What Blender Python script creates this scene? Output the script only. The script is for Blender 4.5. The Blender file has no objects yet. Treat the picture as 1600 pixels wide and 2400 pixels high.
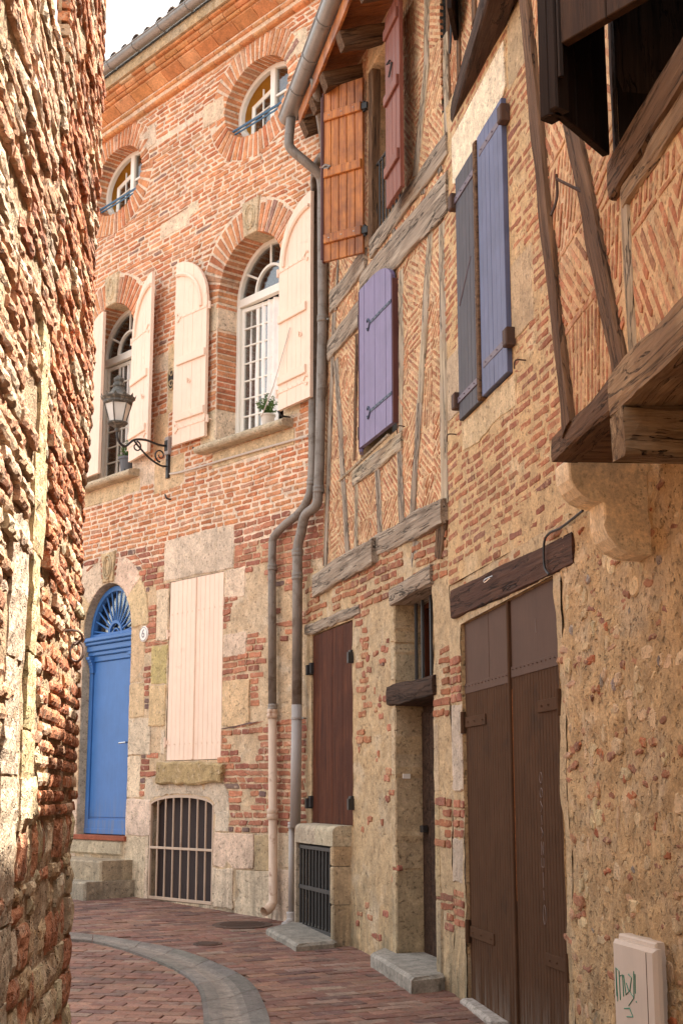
import bpy, math, random
from mathutils import Vector, Matrix, noise
random.seed(11)
R = math.radians
SC = bpy.context.scene
COL = SC.collection

# ---------------------------------------------------------------- camera, sky, sun, exposure
FPX, CZ = 3265.0, 1.5
TH = math.atan(660 / 3265.0)
cam_d = bpy.data.cameras.new('camera')
cam_d.sensor_fit = 'VERTICAL'; cam_d.sensor_height = 36; cam_d.sensor_width = 24
cam_d.lens = 36 * FPX / 2400; cam_d.clip_start = 0.05; cam_d.clip_end = 500
cam = bpy.data.objects.new('camera', cam_d); COL.objects.link(cam)
cam.location = (0, 0, CZ); cam.rotation_euler = (R(90) + TH, 0, 0)
SC.camera = cam

SUN = Vector((0.355, 0.15, 0.923)).normalized()
sun_d = bpy.data.lights.new('sun', 'SUN'); sun_d.energy = 5.0; sun_d.angle = R(0.5); sun_d.color = (1.0, 0.92, 0.80)
sun = bpy.data.objects.new('sun', sun_d); COL.objects.link(sun)
sun.rotation_euler = SUN.to_track_quat('Z', 'Y').to_euler(); sun.location = (0, 0, 20)
wd = bpy.data.worlds.new('World'); SC.world = wd; wd.use_nodes = True
nt = wd.node_tree; bg = nt.nodes['Background']
sky = nt.nodes.new('ShaderNodeTexSky'); sky.sky_type = 'NISHITA'; sky.sun_disc = False
sky.sun_elevation = math.asin(SUN.z); sky.sun_rotation = math.atan2(SUN.x, SUN.y)
sky.dust_density = 3.0; sky.air_density = 1.0; sky.ozone_density = 1.0
# greyed, slightly warm mix added over the blue sky to warm its light
bw = nt.nodes.new('ShaderNodeRGBToBW'); nt.links.new(sky.outputs[0], bw.inputs[0])
tint = nt.nodes.new('ShaderNodeMix'); tint.data_type = 'RGBA'; tint.blend_type = 'MULTIPLY'; tint.inputs[0].default_value = 1
nt.links.new(bw.outputs[0], tint.inputs[6]); tint.inputs[7].default_value = (1.02, 1.0, .93, 1)
warm_mix = nt.nodes.new('ShaderNodeMix'); warm_mix.data_type = 'RGBA'; warm_mix.inputs[0].default_value = .82
nt.links.new(sky.outputs[0], warm_mix.inputs[6]); nt.links.new(tint.outputs[2], warm_mix.inputs[7])
nt.links.new(warm_mix.outputs[2], bg.inputs[0]); bg.inputs[1].default_value = 0.15
SC.view_settings.view_transform = 'Standard'; SC.view_settings.look = 'None'
SC.view_settings.gamma = 1; SC.view_settings.exposure = 2.54
try: SC.view_settings.use_curve_mapping = False
except Exception: pass
SC.cycles.max_bounces = 8; SC.cycles.diffuse_bounces = 6

# ---------------------------------------------------------------- pixel of the photograph -> point on a wall
def ray(px, py):
    a = px - 800; b = 1200 - py; c, s = math.cos(TH), math.sin(TH)
    return (a, -s * b + c * FPX, c * b + s * FPX)
CR = {1: (180, 0), 2: (180, 400), 3: (620, 0), 4: (1000, 0), 5: (700, 600), 6: (1000, 700), 7: (160, 1200), 8: (160, 1800),
      9: (600, 1250), 10: (600, 1800), 11: (1000, 1250), 12: (1000, 1800), 13: (0, 0), 14: (0, 1200)}
def cpx(n, x, y):
    k = {9: 2.851, 13: 1.96, 14: 1.96}.get(n, 2.6133); o = CR[n]
    return o[0] + x / k, o[1] + y / k
def gz(y): return 0.2 + 0.039 * (y - 9)
def gpt(n, x, y):
    r = ray(*cpx(n, x, y)); t = (0.2 - 0.039 * 9 - CZ) / (r[2] - 0.039 * r[1])
    return (t * r[0], t * r[1])
class Frame:
    """A vertical plane: s runs along it, z is height, d comes out of it."""
    def __init__(s, O, D):
        l = math.hypot(D[0], D[1]); s.O = (O[0], O[1]); s.D = (D[0] / l, D[1] / l); s.N = (s.D[1], -s.D[0])
    def P(s, u, z, d=0.0):
        return Vector((s.O[0] + s.D[0] * u + s.N[0] * d, s.O[1] + s.D[1] * u + s.N[1] * d, z))
    def c(s, n, x, y, d=0.0):
        r = ray(*cpx(n, x, y)); O = (s.O[0] + s.N[0] * d, s.O[1] + s.N[1] * d)
        det = -r[0] * s.D[1] + r[1] * s.D[0]
        t = (-O[0] * s.D[1] + O[1] * s.D[0]) / det
        return ((t * r[0] - O[0]) * s.D[0] + (t * r[1] - O[1]) * s.D[1], CZ + t * r[2])
    def turn(s, u, d, ang, flip=1):
        """frame hinged at (u, d), turned outwards by ang; flip=-1 lets s run back to the left"""
        p = s.P(u, 0, d); a = R(ang)
        D = (s.D[0] * math.cos(a) + s.N[0] * math.sin(a), s.D[1] * math.cos(a) + s.N[1] * math.sin(a))
        return Frame((p.x, p.y), D)
def vpd(xv): return (-(xv - 800.0), -3331.0)
A = Frame((-.17, 12.75), vpd(-1990))
B1 = Frame((-.17, 12.75), vpd(-130))
BL = Frame((-.334, 12.95), (1.072, -3.452))
B2 = Frame((.738, 9.498), vpd(190))
B3 = Frame((.92, 6.1), vpd(560))
B4 = Frame((.79, 9.45), vpd(616))
CW = Frame((-.67, 0), (-.09, .996))
class Ground:
    def P(s, x, y, d=0.0): return Vector((x, y, gz(y) + d))
GR = Ground()

# ---------------------------------------------------------------- mesh builder
def nz(p, sc=1.0, seed=0.0): return noise.noise(Vector((p[0] * sc + seed, p[1] * sc - seed * .7, p[2] * sc + seed * 1.3)))
OFF = {}
class MB:
    def __init__(s): s.v = []; s.f = []; s.m = []; s.c = []
    def add(s, vs, fs, mat=0, col=(.5, .5, .5)):
        b = len(s.v); s.v += [tuple(v) for v in vs]; s.c += [col] * len(vs)
        for f in fs: s.f.append(tuple(b + i for i in f)); s.m.append(mat)
    def build(s, name, mats, parent=None, smooth=False, weld=0, auto=None):
        if not isinstance(mats, (list, tuple)): mats = [mats]
        if parent is None:
            xs = [v[0] for v in s.v]; ys = [v[1] for v in s.v]
            off = Vector(((min(xs) + max(xs)) / 2, (min(ys) + max(ys)) / 2, min(v[2] for v in s.v)))
        else: off = OFF[parent.name]
        me = bpy.data.meshes.new(name)
        me.from_pydata([(v[0] - off.x, v[1] - off.y, v[2] - off.z) for v in s.v], [], s.f)
        for m in mats: me.materials.append(m)
        me.polygons.foreach_set('material_index', s.m)
        at = me.color_attributes.new('Col', 'FLOAT_COLOR', 'POINT')
        flat = []
        for c in s.c: flat += [c[0], c[1], c[2], 1.0]
        at.data.foreach_set('color', flat)
        if weld or smooth:
            import bmesh
            bm = bmesh.new(); bm.from_mesh(me)
            if weld: bmesh.ops.remove_doubles(bm, verts=bm.verts, dist=weld)
            bmesh.ops.recalc_face_normals(bm, faces=bm.faces)
            bm.to_mesh(me); bm.free()
        if smooth: me.polygons.foreach_set('use_smooth', [True] * len(me.polygons))
        me.update()
        o = bpy.data.objects.new(name, me); COL.objects.link(o)
        OFF[o.name] = off
        if parent is None: o.location = off
        else: o.parent = parent
        if auto:
            md = o.modifiers.new('edges', 'EDGE_SPLIT'); md.split_angle = R(auto)
        return o
def root(name, loc, label, cat, group=None):
    o = bpy.data.objects.new(name, None); COL.objects.link(o); o.location = loc; OFF[o.name] = Vector(loc)
    o.empty_display_size = .2
    tag(o, label, cat, group); return o
def tag(o, label=None, cat=None, group=None, kind=None):
    if label: o['label'] = label
    if cat: o['category'] = cat
    if group: o['group'] = group
    if kind: o['kind'] = kind
    return o

def area2(p): return sum(p[i][0] * p[(i + 1) % len(p)][1] - p[(i + 1) % len(p)][0] * p[i][1] for i in range(len(p)))
def inset(poly, b):
    n = len(poly); cx = sum(p[0] for p in poly) / n; cy = sum(p[1] for p in poly) / n
    out = []
    for x, y in poly:
        dx, dy = cx - x, cy - y
        out.append((x + (b if dx > 0 else -b) * (1 if abs(dx) > b else abs(dx) / b), y + (b if dy > 0 else -b) * (1 if abs(dy) > b else abs(dy) / b)))
    return out
def prism(mb, fr, poly, d0, d1, mat=0, col=(.5, .5, .5), bev=0.0, back=False):
    if area2(poly) < 0: poly = poly[::-1]
    n = len(poly); vs = [fr.P(p[0], p[1], d0) for p in poly]
    fs = []
    rings = [(d1 - bev, poly)] + ([(d1, inset(poly, bev))] if bev else [])
    for d, pl in rings: vs += [fr.P(p[0], p[1], d) for p in pl]
    for k in range(len(rings)):
        a, b = k * n, (k + 1) * n
        fs += [(a + i, a + (i + 1) % n, b + (i + 1) % n, b + i) for i in range(n)]
    fs.append(tuple(range(len(rings) * n, len(rings) * n + n)))
    if back: fs.append(tuple(range(n - 1, -1, -1)))
    mb.add(vs, fs, mat, col)
def rect(s0, s1, z0, z1): return [(s0, z0), (s1, z0), (s1, z1), (s0, z1)]
def box(mb, fr, s0, s1, z0, z1, d0, d1, mat=0, col=(.5, .5, .5), bev=0.003):
    prism(mb, fr, rect(s0, s1, z0, z1), d0, d1, mat, col, bev, True)
def frame_of(p, q, up=Vector((0, 0, 1))):
    x = (q - p).normalized()
    y = up.cross(x)
    if y.length < 1e-3: y = Vector((0, 1, 0)).cross(x)
    y.normalize(); return x, y, x.cross(y)
def tube(mb, pts, r, n=8, mat=0, col=(.5, .5, .5), caps=True):
    pts = [Vector(p) for p in pts]; N = len(pts); vs = []; fs = []
    t0 = (pts[1] - pts[0]).normalized()
    u = Vector((0, 0, 1)).cross(t0)
    if u.length < 1e-2: u = Vector((1, 0, 0))
    u.normalize()
    for i, p in enumerate(pts):
        t = ((pts[min(i + 1, N - 1)] - pts[max(i - 1, 0)])).normalized()
        u = (u - t * u.dot(t)).normalized(); w = t.cross(u)
        rr = r[i] if isinstance(r, (list, tuple)) else r
        vs += [p + (u * math.cos(2 * math.pi * k / n) + w * math.sin(2 * math.pi * k / n)) * rr for k in range(n)]
    for i in range(N - 1):
        for k in range(n):
            a = i * n + k; b = i * n + (k + 1) % n
            fs.append((a, b, b + n, a + n))
    if caps: fs += [tuple(range(n - 1, -1, -1)), tuple(range((N - 1) * n, N * n))]
    mb.add(vs, fs, mat, col)
def lathe(mb, c, prof, n=16, mat=0, col=(.5, .5, .5), sq=None):
    vs = []; fs = []
    for r, z in prof:
        vs += [Vector((c[0] + r * math.cos(2 * math.pi * (k + .5) / n), c[1] + r * math.sin(2 * math.pi * (k + .5) / n), c[2] + z)) for k in range(n)]
    for i in range(len(prof) - 1):
        for k in range(n):
            a = i * n + k; b = i * n + (k + 1) % n; fs.append((a, b, b + n, a + n))
    mb.add(vs, fs, mat, col)
def smooth_path(pts, k=6):
    out = []; n = len(pts); P = [Vector(p) for p in pts]
    for i in range(n - 1):
        p0, p1, p2, p3 = P[max(i - 1, 0)], P[i], P[i + 1], P[min(i + 2, n - 1)]
        for j in range(k):
            t = j / k
            out.append(.5 * ((2 * p1) + (p2 - p0) * t + (2 * p0 - 5 * p1 + 4 * p2 - p3) * t * t + (3 * p1 - p0 - 3 * p2 + p3) * t ** 3))
    out.append(P[-1]); return out

# ---------------------------------------------------------------- shapes cut out of walls, and brick laying
def arch(s0, s1, z0, zs, rz, n=14):
    c, r = (s0 + s1) / 2, (s1 - s0) / 2
    return [(s0, z0), (s1, z0)] + [(c + r * math.cos(math.pi * k / n), zs + rz * math.sin(math.pi * k / n)) for k in range(n + 1)]
def ellipse(c, z, rx, rz, n=28): return [(c + rx * math.cos(2 * math.pi * k / n), z + rz * math.sin(2 * math.pi * k / n)) for k in range(n)]
def crossings(poly, z):
    xs = []
    for i in range(len(poly)):
        (x0, y0), (x1, y1) = poly[i], poly[(i + 1) % len(poly)]
        if (y0 <= z < y1) or (y1 <= z < y0): xs.append(x0 + (z - y0) / (y1 - y0) * (x1 - x0))
    xs.sort(); return [(xs[i], xs[i + 1]) for i in range(0, len(xs) - 1, 2)]
def free(z, s0, s1, ex):
    iv = []
    for p in ex: iv += crossings(p, z)
    iv.sort(); out = []; cur = s0
    for a, b in iv:
        if b <= cur: continue
        if a >= s1: break
        if a > cur: out.append((cur, min(a, s1)))
        cur = max(cur, b)
    if cur < s1: out.append((cur, s1))
    return out
def fv(x, z): return x(z) if callable(x) else x
def brick(mb, fr, poly, d0, d1, col, mat=0, jit=.003, bev=.004, seg=.075):
    rl = getattr(fr, 'rel', None)
    if rl:
        cx = sum(p[0] for p in poly) / len(poly); cy = sum(p[1] for p in poly) / len(poly)
        for r0, r1, q0, q1, am, ns, a2, dd in rl:
            if r0 <= cx <= r1 and q0 <= cy <= q1:
                o_ = dd + am * nz((cx, cy, 7.7), ns) + a2 * .6 * nz((cx, cy, 1.7), ns * 5); d0 += o_ - .01; d1 += o_; break
    if area2(poly) < 0: poly = poly[::-1]
    pts = []; n = len(poly)
    for i in range(n):
        p, q = poly[i], poly[(i + 1) % n]; L = math.hypot(q[0] - p[0], q[1] - p[1])
        if L < 1e-4: continue
        k = max(1, min(4, round(L / seg))); cc = min(.18, .008 / L)
        ts = [cc] + [(j + random.uniform(-.2, .2)) / k for j in range(1, k)] + ([1 - cc] if L > .03 else [])
        for t in ts:
            pts.append((p[0] + (q[0] - p[0]) * t + random.uniform(-jit, jit), p[1] + (q[1] - p[1]) * t + random.uniform(-jit, jit)))
    if len(pts) < 3: return
    m = len(pts); top = inset(pts, bev)
    tl = random.uniform(-.3, .3) * (d1 - d0)
    vs = [fr.P(x, y, d0) for x, y in pts] + [fr.P(x, y, d1 - bev * .8) for x, y in pts] + [fr.P(x, y, d1 + random.uniform(-.0012, .0012)) for x, y in top]
    fs = [(i, (i + 1) % m, m + (i + 1) % m, m + i) for i in range(m)] + [(m + i, m + (i + 1) % m, 2 * m + (i + 1) % m, 2 * m + i) for i in range(m)]
    fs.append(tuple(range(2 * m, 3 * m)))
    mb.add(vs, fs, mat, col)
def vcol(base, v=.12, h=.04):
    k = 1 + random.uniform(-v, v)
    return tuple(max(.01, c * k * (1 + random.uniform(-h, h))) for c in base)
def pick(pal):
    t = random.random() * sum(w for w, _ in pal)
    for w, c in pal:
        t -= w
        if t <= 0: return vcol(c)
    return vcol(pal[-1][1])
def courses(mb, fr, s0, s1, z0, z1, ex, pitch, h, lr, gap, dr, pal, mat=0, keep=None, wav=.006, jit=.003, slope=0.0, bev=.004):
    z = z0; row = 0
    while z + h < z1:
        hh = h * random.uniform(.88, 1.08); za, zb = z, min(z + hh, z1)
        lo = free(za + .001, fv(s0, za), fv(s1, za), ex); hi = free(zb - .001, fv(s0, zb), fv(s1, zb), ex)
        if len(lo) == len(hi):
            segs = [(a[0], a[1], b[0], b[1]) for a, b in zip(lo, hi) if min(a[1], b[1]) - max(a[0], b[0]) > .03]
        else:
            mid = free((za + zb) / 2, fv(s0, (za + zb) / 2), fv(s1, (za + zb) / 2), ex)
            segs = [(a, b, a, b) for a, b in mid]
        for a0, a1, b0, b1 in segs:
            L0 = a1 - a0
            if L0 < .04: continue
            cuts = [0.0]; x = random.uniform(.3, 1) * lr[1] if L0 > lr[1] else L0
            while x < L0 - lr[0] * .5:
                cuts.append(x); x += random.uniform(*lr)
            cuts.append(L0)
            for i in range(len(cuts) - 1):
                t0, t1 = cuts[i] / L0, cuts[i + 1] / L0; g = gap / 2 * random.uniform(.6, 1.5)
                xa, xb = a0 + (a1 - a0) * t0 + g, a0 + (a1 - a0) * t1 - g
                ya, yb = b0 + (b1 - b0) * t0 + g, b0 + (b1 - b0) * t1 - g
                if xb - xa < .02 or yb - ya < .015: continue
                w0 = wav * noise.noise(Vector((xa * 1.3, za * 2.1, 3.1))) * 2; w1 = wav * noise.noise(Vector((xb * 1.3, za * 2.1, 3.1))) * 2
                w0 += slope * xa; w1 += slope * xb
                tt = random.uniform(-.003, .003); cx, cz = (xa + xb) / 2, (za + zb) / 2
                if keep and not keep(cx, cz): continue
                hh2 = random.uniform(-.004, .003)
                brick(mb, fr, [(xa, za + w0), (xb, za + w1 + tt), (yb, zb + w1 + tt + hh2), (ya, zb + w0 + hh2)], -.01, random.uniform(*dr), pick(pal), mat, jit, bev)
        z += pitch * random.uniform(.96, 1.04); row += 1
def clip(poly, cl):
    if area2(cl) < 0: cl = cl[::-1]
    out = poly
    for i in range(len(cl)):
        (ax, ay), (bx, by) = cl[i], cl[(i + 1) % len(cl)]; src = out; out = []
        if not src: return []
        sd = lambda p: (bx - ax) * (p[1] - ay) - (by - ay) * (p[0] - ax)
        for j in range(len(src)):
            p, q = src[j], src[(j + 1) % len(src)]; a, b = sd(p), sd(q)
            if a >= 0: out.append(p)
            if (a >= 0) != (b >= 0):
                t = a / (a - b); out.append((p[0] + (q[0] - p[0]) * t, p[1] + (q[1] - p[1]) * t))
    return out
def fill(mb, fr, poly, ang, pitch, h, lr, pal, mat=0, dr=(.001, .006), jit=.003):
    """rows of bricks laid at an angle inside a convex panel"""
    a = R(ang); ca, sa = math.cos(a), math.sin(a)
    rot = [(x * ca + y * sa, -x * sa + y * ca) for x, y in poly]
    x0, x1 = min(p[0] for p in rot), max(p[0] for p in rot); y0, y1 = min(p[1] for p in rot), max(p[1] for p in rot)
    y = y0 + random.uniform(0, .4) * pitch
    while y < y1:
        x = x0 - random.uniform(0, lr[1])
        while x < x1:
            L = random.uniform(*lr); q = [(x, y), (x + L, y), (x + L, y + h), (x, y + h)]
            q = [(u * ca - v * sa, u * sa + v * ca) for u, v in q]
            q = clip(q, poly)
            if len(q) > 2 and abs(area2(q)) / 2 > .0006: brick(mb, fr, q, -.01, random.uniform(*dr), pick(pal), mat, jit, .003, .06)
            x += L + .012
        y += pitch * random.uniform(.93, 1.07)
def base(mb, fr, s0, s1, z0, z1, ex, step, amp, mat=0, breaks=(), nsc=3.0, d=0.0, namp2=0.0):
    if not hasattr(fr, 'rel'): fr.rel = []
    fr.rel.append((-99, 99, z0, z1, amp, nsc, namp2, d) if callable(s0) else (s0, s1, z0, z1, amp, nsc, namp2, d))
    zs = set([round(z0, 4), round(z1, 4)] + [round(b, 4) for b in breaks if z0 < b < z1])
    for p in ex:
        for _, z in p:
            if z0 < z < z1: zs.add(round(z, 4))
    z = z0
    while z < z1: zs.add(round(z, 4)); z += step
    zs = sorted(zs); zz = [zs[0]]
    for z in zs[1:]:
        if z - zz[-1] > .0015: zz.append(z)
    def V(s, z):
        q = amp * nz((s, z, 7.7), nsc) + namp2 * nz((s, z, 1.7), nsc * 5)
        return fr.P(s, z, d + q)
    for i in range(len(zz) - 1):
        za, zb = zz[i], zz[i + 1]
        lo = free(za + 1e-4, fv(s0, za), fv(s1, za), ex); hi = free(zb - 1e-4, fv(s0, zb), fv(s1, zb), ex)
        if len(lo) != len(hi):
            zm = (za + zb) / 2; lo = hi = free(zm, fv(s0, zm), fv(s1, zm), ex)
        for (a0, a1), (b0, b1) in zip(lo, hi):
            ks = [k * step for k in range(math.ceil((max(a0, b0) + .01) / step), math.floor((min(a1, b1) - .01) / step) + 1)]
            xs = [a0] + ks + [a1]; ys = [b0] + ks + [b1]
            for k in range(len(xs) - 1):
                mb.add([V(xs[k], za), V(xs[k + 1], za), V(ys[k + 1], zb), V(ys[k], zb)], [(0, 1, 2, 3)], mat)
def reveal(mb, fr, poly, d0, d1, mat=0, col=(.5, .5, .5)):
    if area2(poly) < 0: poly = poly[::-1]
    n = len(poly)
    for i in range(n):
        p, q = poly[i], poly[(i + 1) % n]
        mb.add([fr.P(p[0], p[1], d1), fr.P(q[0], q[1], d1), fr.P(q[0], q[1], d0), fr.P(p[0], p[1], d0)], [(3, 2, 1, 0)], mat, col)
def rag(poly, amp=.012, step=.08, keepz=None):
    out = []; n = len(poly)
    for i in range(n):
        p, q = poly[i], poly[(i + 1) % n]; L = math.hypot(q[0] - p[0], q[1] - p[1]); k = max(1, int(L / step))
        for j in range(k):
            t = j / k; x, y = p[0] + (q[0] - p[0]) * t, p[1] + (q[1] - p[1]) * t
            if abs(q[1] - p[1]) > abs(q[0] - p[0]) and j > 0: x += random.uniform(-amp, amp)
            out.append((x, y))
    return out
def stone(mb, fr, poly, d, col, mat=0, jit=.005, bev=.006): brick(mb, fr, poly, -.02, d * .7, col, mat, jit * 1.8, bev, .05)

# ---------------------------------------------------------------- materials
def newmat(name):
    m = bpy.data.materials.new(name); m.use_nodes = True; t = m.node_tree
    return m, t, t.nodes['Principled BSDF']
def N(t, ty, **k):
    n = t.nodes.new(ty)
    for a, b in k.items():
        if a.startswith('i_'): n.inputs[int(a[2:])].default_value = b
        else: setattr(n, a, b)
    return n
def noise_n(t, vec, scale, detail=5, rough=.6, dist=0.0):
    n = N(t, 'ShaderNodeTexNoise'); n.inputs['Scale'].default_value = scale; n.inputs['Detail'].default_value = detail
    n.inputs['Roughness'].default_value = rough; n.inputs['Distortion'].default_value = dist
    t.links.new(vec, n.inputs['Vector']); return n.outputs['Fac']
def rng(t, val, a, b, c, d):
    n = N(t, 'ShaderNodeMapRange'); t.links.new(val, n.inputs[0])
    for i, x in enumerate((a, b, c, d)): n.inputs[i + 1].default_value = x
    return n.outputs[0]
def mixc(t, fac, a, b, mode='MIX'):
    n = N(t, 'ShaderNodeMix', data_type='RGBA', blend_type=mode)
    for sock, v in ((n.inputs[0], fac), (n.inputs[6], a), (n.inputs[7], b)):
        if isinstance(v, bpy.types.NodeSocket): t.links.new(v, sock)
        elif isinstance(v, (int, float)): sock.default_value = v
        else: sock.default_value = (*v, 1)
    return n.outputs[2]
def mul(t, a, b, op='MULTIPLY'):
    n = N(t, 'ShaderNodeMath', operation=op)
    for s, v in ((n.inputs[0], a), (n.inputs[1], b)):
        if isinstance(v, bpy.types.NodeSocket): t.links.new(v, s)
        else: s.default_value = v
    return n.outputs[0]
def bump(t, b, h, strength, dist):
    n = N(t, 'ShaderNodeBump'); n.inputs['Strength'].default_value = strength; n.inputs['Distance'].default_value = dist
    t.links.new(h, n.inputs['Height']); t.links.new(n.outputs[0], b.inputs['Normal'])
def masonry(name, c1=None, c2=None, c3=None, bs=.5, dist=.01, sc=1.0, pits=.5, rough=.92, stain=None, smear=None):
    m, t, b = newmat(name); tc = N(t, 'ShaderNodeTexCoord').outputs['Object']
    geo = N(t, 'ShaderNodeNewGeometry').outputs['Position']
    big = noise_n(t, geo, 1.1 * sc, 6, .65); med = noise_n(t, geo, 9 * sc, 5, .65); fin = noise_n(t, geo, 60 * sc, 4, .7)
    if c1 is None:
        at = N(t, 'ShaderNodeVertexColor', layer_name='Col').outputs[0]; col = at
    else:
        col = mixc(t, rng(t, big, .35, .65, 0, 1), c1, c2)
    if c3 is not None:
        md2 = noise_n(t, geo, 3.3 * sc, 5, .6, .6)
        col = mixc(t, rng(t, md2, .52, .66, 0, .8), col, c3)
    if smear is not None:
        sm = noise_n(t, geo, 16, 5, .7, .3)
        col = mixc(t, rng(t, sm, smear[1], smear[1] + .12, 0, smear[2]), col, smear[0])
    v = mul(t, rng(t, med, .3, .7, .72, 1.2), rng(t, fin, .3, .7, .76, 1.2))
    v = mul(t, v, rng(t, big, .3, .7, .82, 1.14))
    vor = N(t, 'ShaderNodeTexVoronoi'); vor.inputs['Scale'].default_value = 55 * sc; t.links.new(geo, vor.inputs['Vector'])
    pm = noise_n(t, geo, 14 * sc, 3, .6)
    pit = mul(t, rng(t, vor.outputs['Distance'], .12, .3, 1, 0), rng(t, pm, .5, .62, 0, 1))
    v = mul(t, v, rng(t, pit, 0, 1, 1, 1 - pits))
    sp = noise_n(t, geo, 34 * sc, 3, .55); v = mul(t, v, rng(t, sp, .60, .68, 1, 1 - pits * .75)); v = mul(t, v, rng(t, sp, .30, .38, 1.16, 1))
    cr = noise_n(t, geo, 4.2 * sc, 6, .62, 1.2); crk = mul(t, rng(t, cr, .494, .5, 0, 1), rng(t, cr, .5, .506, 1, 0)); v = mul(t, v, rng(t, crk, 0, 1, 1, 1 - pits * .6))
    cb = N(t, 'ShaderNodeCombineXYZ')
    for i in range(3): t.links.new(v, cb.inputs[i])
    col = mixc(t, 1.0, col, cb.outputs[0], 'MULTIPLY')
    if stain is not None:   # (colour, z low, z high, strength): grime with its own ragged shape near the foot of a wall
        sx = N(t, 'ShaderNodeSeparateXYZ'); t.links.new(geo, sx.inputs[0])
        zz = rng(t, sx.outputs[2], stain[1], stain[2], 1, 0)
        mp = N(t, 'ShaderNodeMapping'); mp.inputs['Scale'].default_value = (9, 9, 1.6); t.links.new(geo, mp.inputs[0])
        sn = noise_n(t, mp.outputs[0], 1.0, 6, .65, .4)
        f = mul(t, zz, rng(t, sn, .42, .62, 0, stain[3]))
        col = mixc(t, f, col, stain[0])
    t.links.new(col, b.inputs['Base Color']); b.inputs['Roughness'].default_value = rough
    b.inputs['Specular IOR Level'].default_value = .25
    h = mul(t, mul(t, med, .6), mul(t, fin, .5), 'ADD'); h = mul(t, h, mul(t, pit, -.6), 'ADD'); h = mul(t, h, rng(t, sp, .58, .68, 0, -.5), 'ADD')
    bump(t, b, h, bs, dist)
    return m
def wood(name, c1, c2, c3=None, bs=.6, rough=.8, sc=1.0, axis=0, crack=.6, dist=.01, spec=.18):
    m, t, b = newmat(name); tc = N(t, 'ShaderNodeTexCoord').outputs['Object']
    mp = N(t, 'ShaderNodeMapping'); s = [26 * sc] * 3; s[axis] = 1.6 * sc; mp.inputs['Scale'].default_value = s; t.links.new(tc, mp.inputs[0])
    g = noise_n(t, mp.outputs[0], 1.0, 7, .7, .5)
    mp2 = N(t, 'ShaderNodeMapping'); s = [70 * sc] * 3; s[axis] = 2.2 * sc; mp2.inputs['Scale'].default_value = s; t.links.new(tc, mp2.inputs[0])
    g2 = noise_n(t, mp2.outputs[0], 1.0, 4, .6, .2)
    mp3 = N(t, 'ShaderNodeMapping'); s = [11 * sc] * 3; s[axis] = .9 * sc; mp3.inputs['Scale'].default_value = s; t.links.new(tc, mp3.inputs[0])
    g3 = noise_n(t, mp3.outputs[0], 1.0, 5, .6, .9)
    big = noise_n(t, tc, 2.3, 4, .6)
    col = mixc(t, rng(t, g, .36, .64, 0, 1), c1, c2)
    if c3 is not None: col = mixc(t, rng(t, big, .45, .62, 0, .8), col, c3)
    ck = mul(t, rng(t, g3, .488, .5, 0, 1), rng(t, g3, .5, .512, 1, 0))
    f = mul(t, rng(t, g2, .35, .65, .78, 1.12), rng(t, ck, 0, 1, 1, 1 - crack))
    cb = N(t, 'ShaderNodeCombineXYZ')
    for i in range(3): t.links.new(f, cb.inputs[i])
    col = mixc(t, 1.0, col, cb.outputs[0], 'MULTIPLY')
    t.links.new(col, b.inputs['Base Color']); b.inputs['Roughness'].default_value = rough; b.inputs['Specular IOR Level'].default_value = spec
    h = mul(t, mul(t, g, .7), mul(t, g2, .3), 'ADD'); h = mul(t, h, mul(t, ck, -1.0), 'ADD')
    bump(t, b, h, bs, dist)
    return m
def paint(name, c, rough=.5, var=.1, bs=.12, metal=0.0, dirt=None, grain=None, spec=.5, dsc=6, thr=.55, splash=None):
    m, t, b = newmat(name); tc = N(t, 'ShaderNodeNewGeometry').outputs['Position']
    n1 = noise_n(t, tc, 5, 5, .6)
    mp = N(t, 'ShaderNodeMapping'); mp.inputs['Scale'].default_value = (60, 60, 4); t.links.new(tc, mp.inputs[0])
    n2 = noise_n(t, mp.outputs[0], 1, 4, .6)
    v = mul(t, rng(t, n1, .3, .7, 1 - var, 1 + var), rng(t, n2, .3, .7, 1 - var * .6, 1 + var * .6))
    cb = N(t, 'ShaderNodeCombineXYZ')
    for i in range(3): t.links.new(v, cb.inputs[i])
    col = mixc(t, 1.0, c, cb.outputs[0], 'MULTIPLY')
    if dirt is not None:
        n3 = noise_n(t, tc, dsc, 7, .7, .5); col = mixc(t, rng(t, n3, thr, thr + .14, 0, .85), col, dirt)
    if splash is not None:
        sx = N(t, 'ShaderNodeSeparateXYZ'); t.links.new(tc, sx.inputs[0])
        f = mul(t, rng(t, sx.outputs[2], splash[1], splash[2], 1, 0), rng(t, noise_n(t, mp.outputs[0], .35, 6, .7, .4), .46, .56, 0, splash[3])); col = mixc(t, f, col, splash[0])
    t.links.new(col, b.inputs['Base Color']); b.inputs['Roughness'].default_value = rough; b.inputs['Metallic'].default_value = metal
    b.inputs['Specular IOR Level'].default_value = spec
    bump(t, b, mul(t, n2, mul(t, n1, .5), 'ADD'), bs, .004)
    return m
def glass_mat(name, tint=(.9, .95, 1)):
    m, t, b = newmat(name); t.nodes.remove(b)
    out = t.nodes['Material Output']; fr = N(t, 'ShaderNodeFresnel'); fr.inputs[0].default_value = 1.55
    g = N(t, 'ShaderNodeBsdfGlossy'); g.inputs['Roughness'].default_value = .03
    tr = N(t, 'ShaderNodeBsdfTransparent'); tr.inputs[0].default_value = (.94, .95, .95, 1)
    mx = N(t, 'ShaderNodeMixShader'); f = mul(t, rng(t, fr.outputs[0], 0, 1, .04, .9), 1.0)
    t.links.new(f, mx.inputs[0]); t.links.new(tr.outputs[0], mx.inputs[1]); t.links.new(g.outputs[0], mx.inputs[2])
    t.links.new(mx.outputs[0], out.inputs[0]); return m

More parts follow.
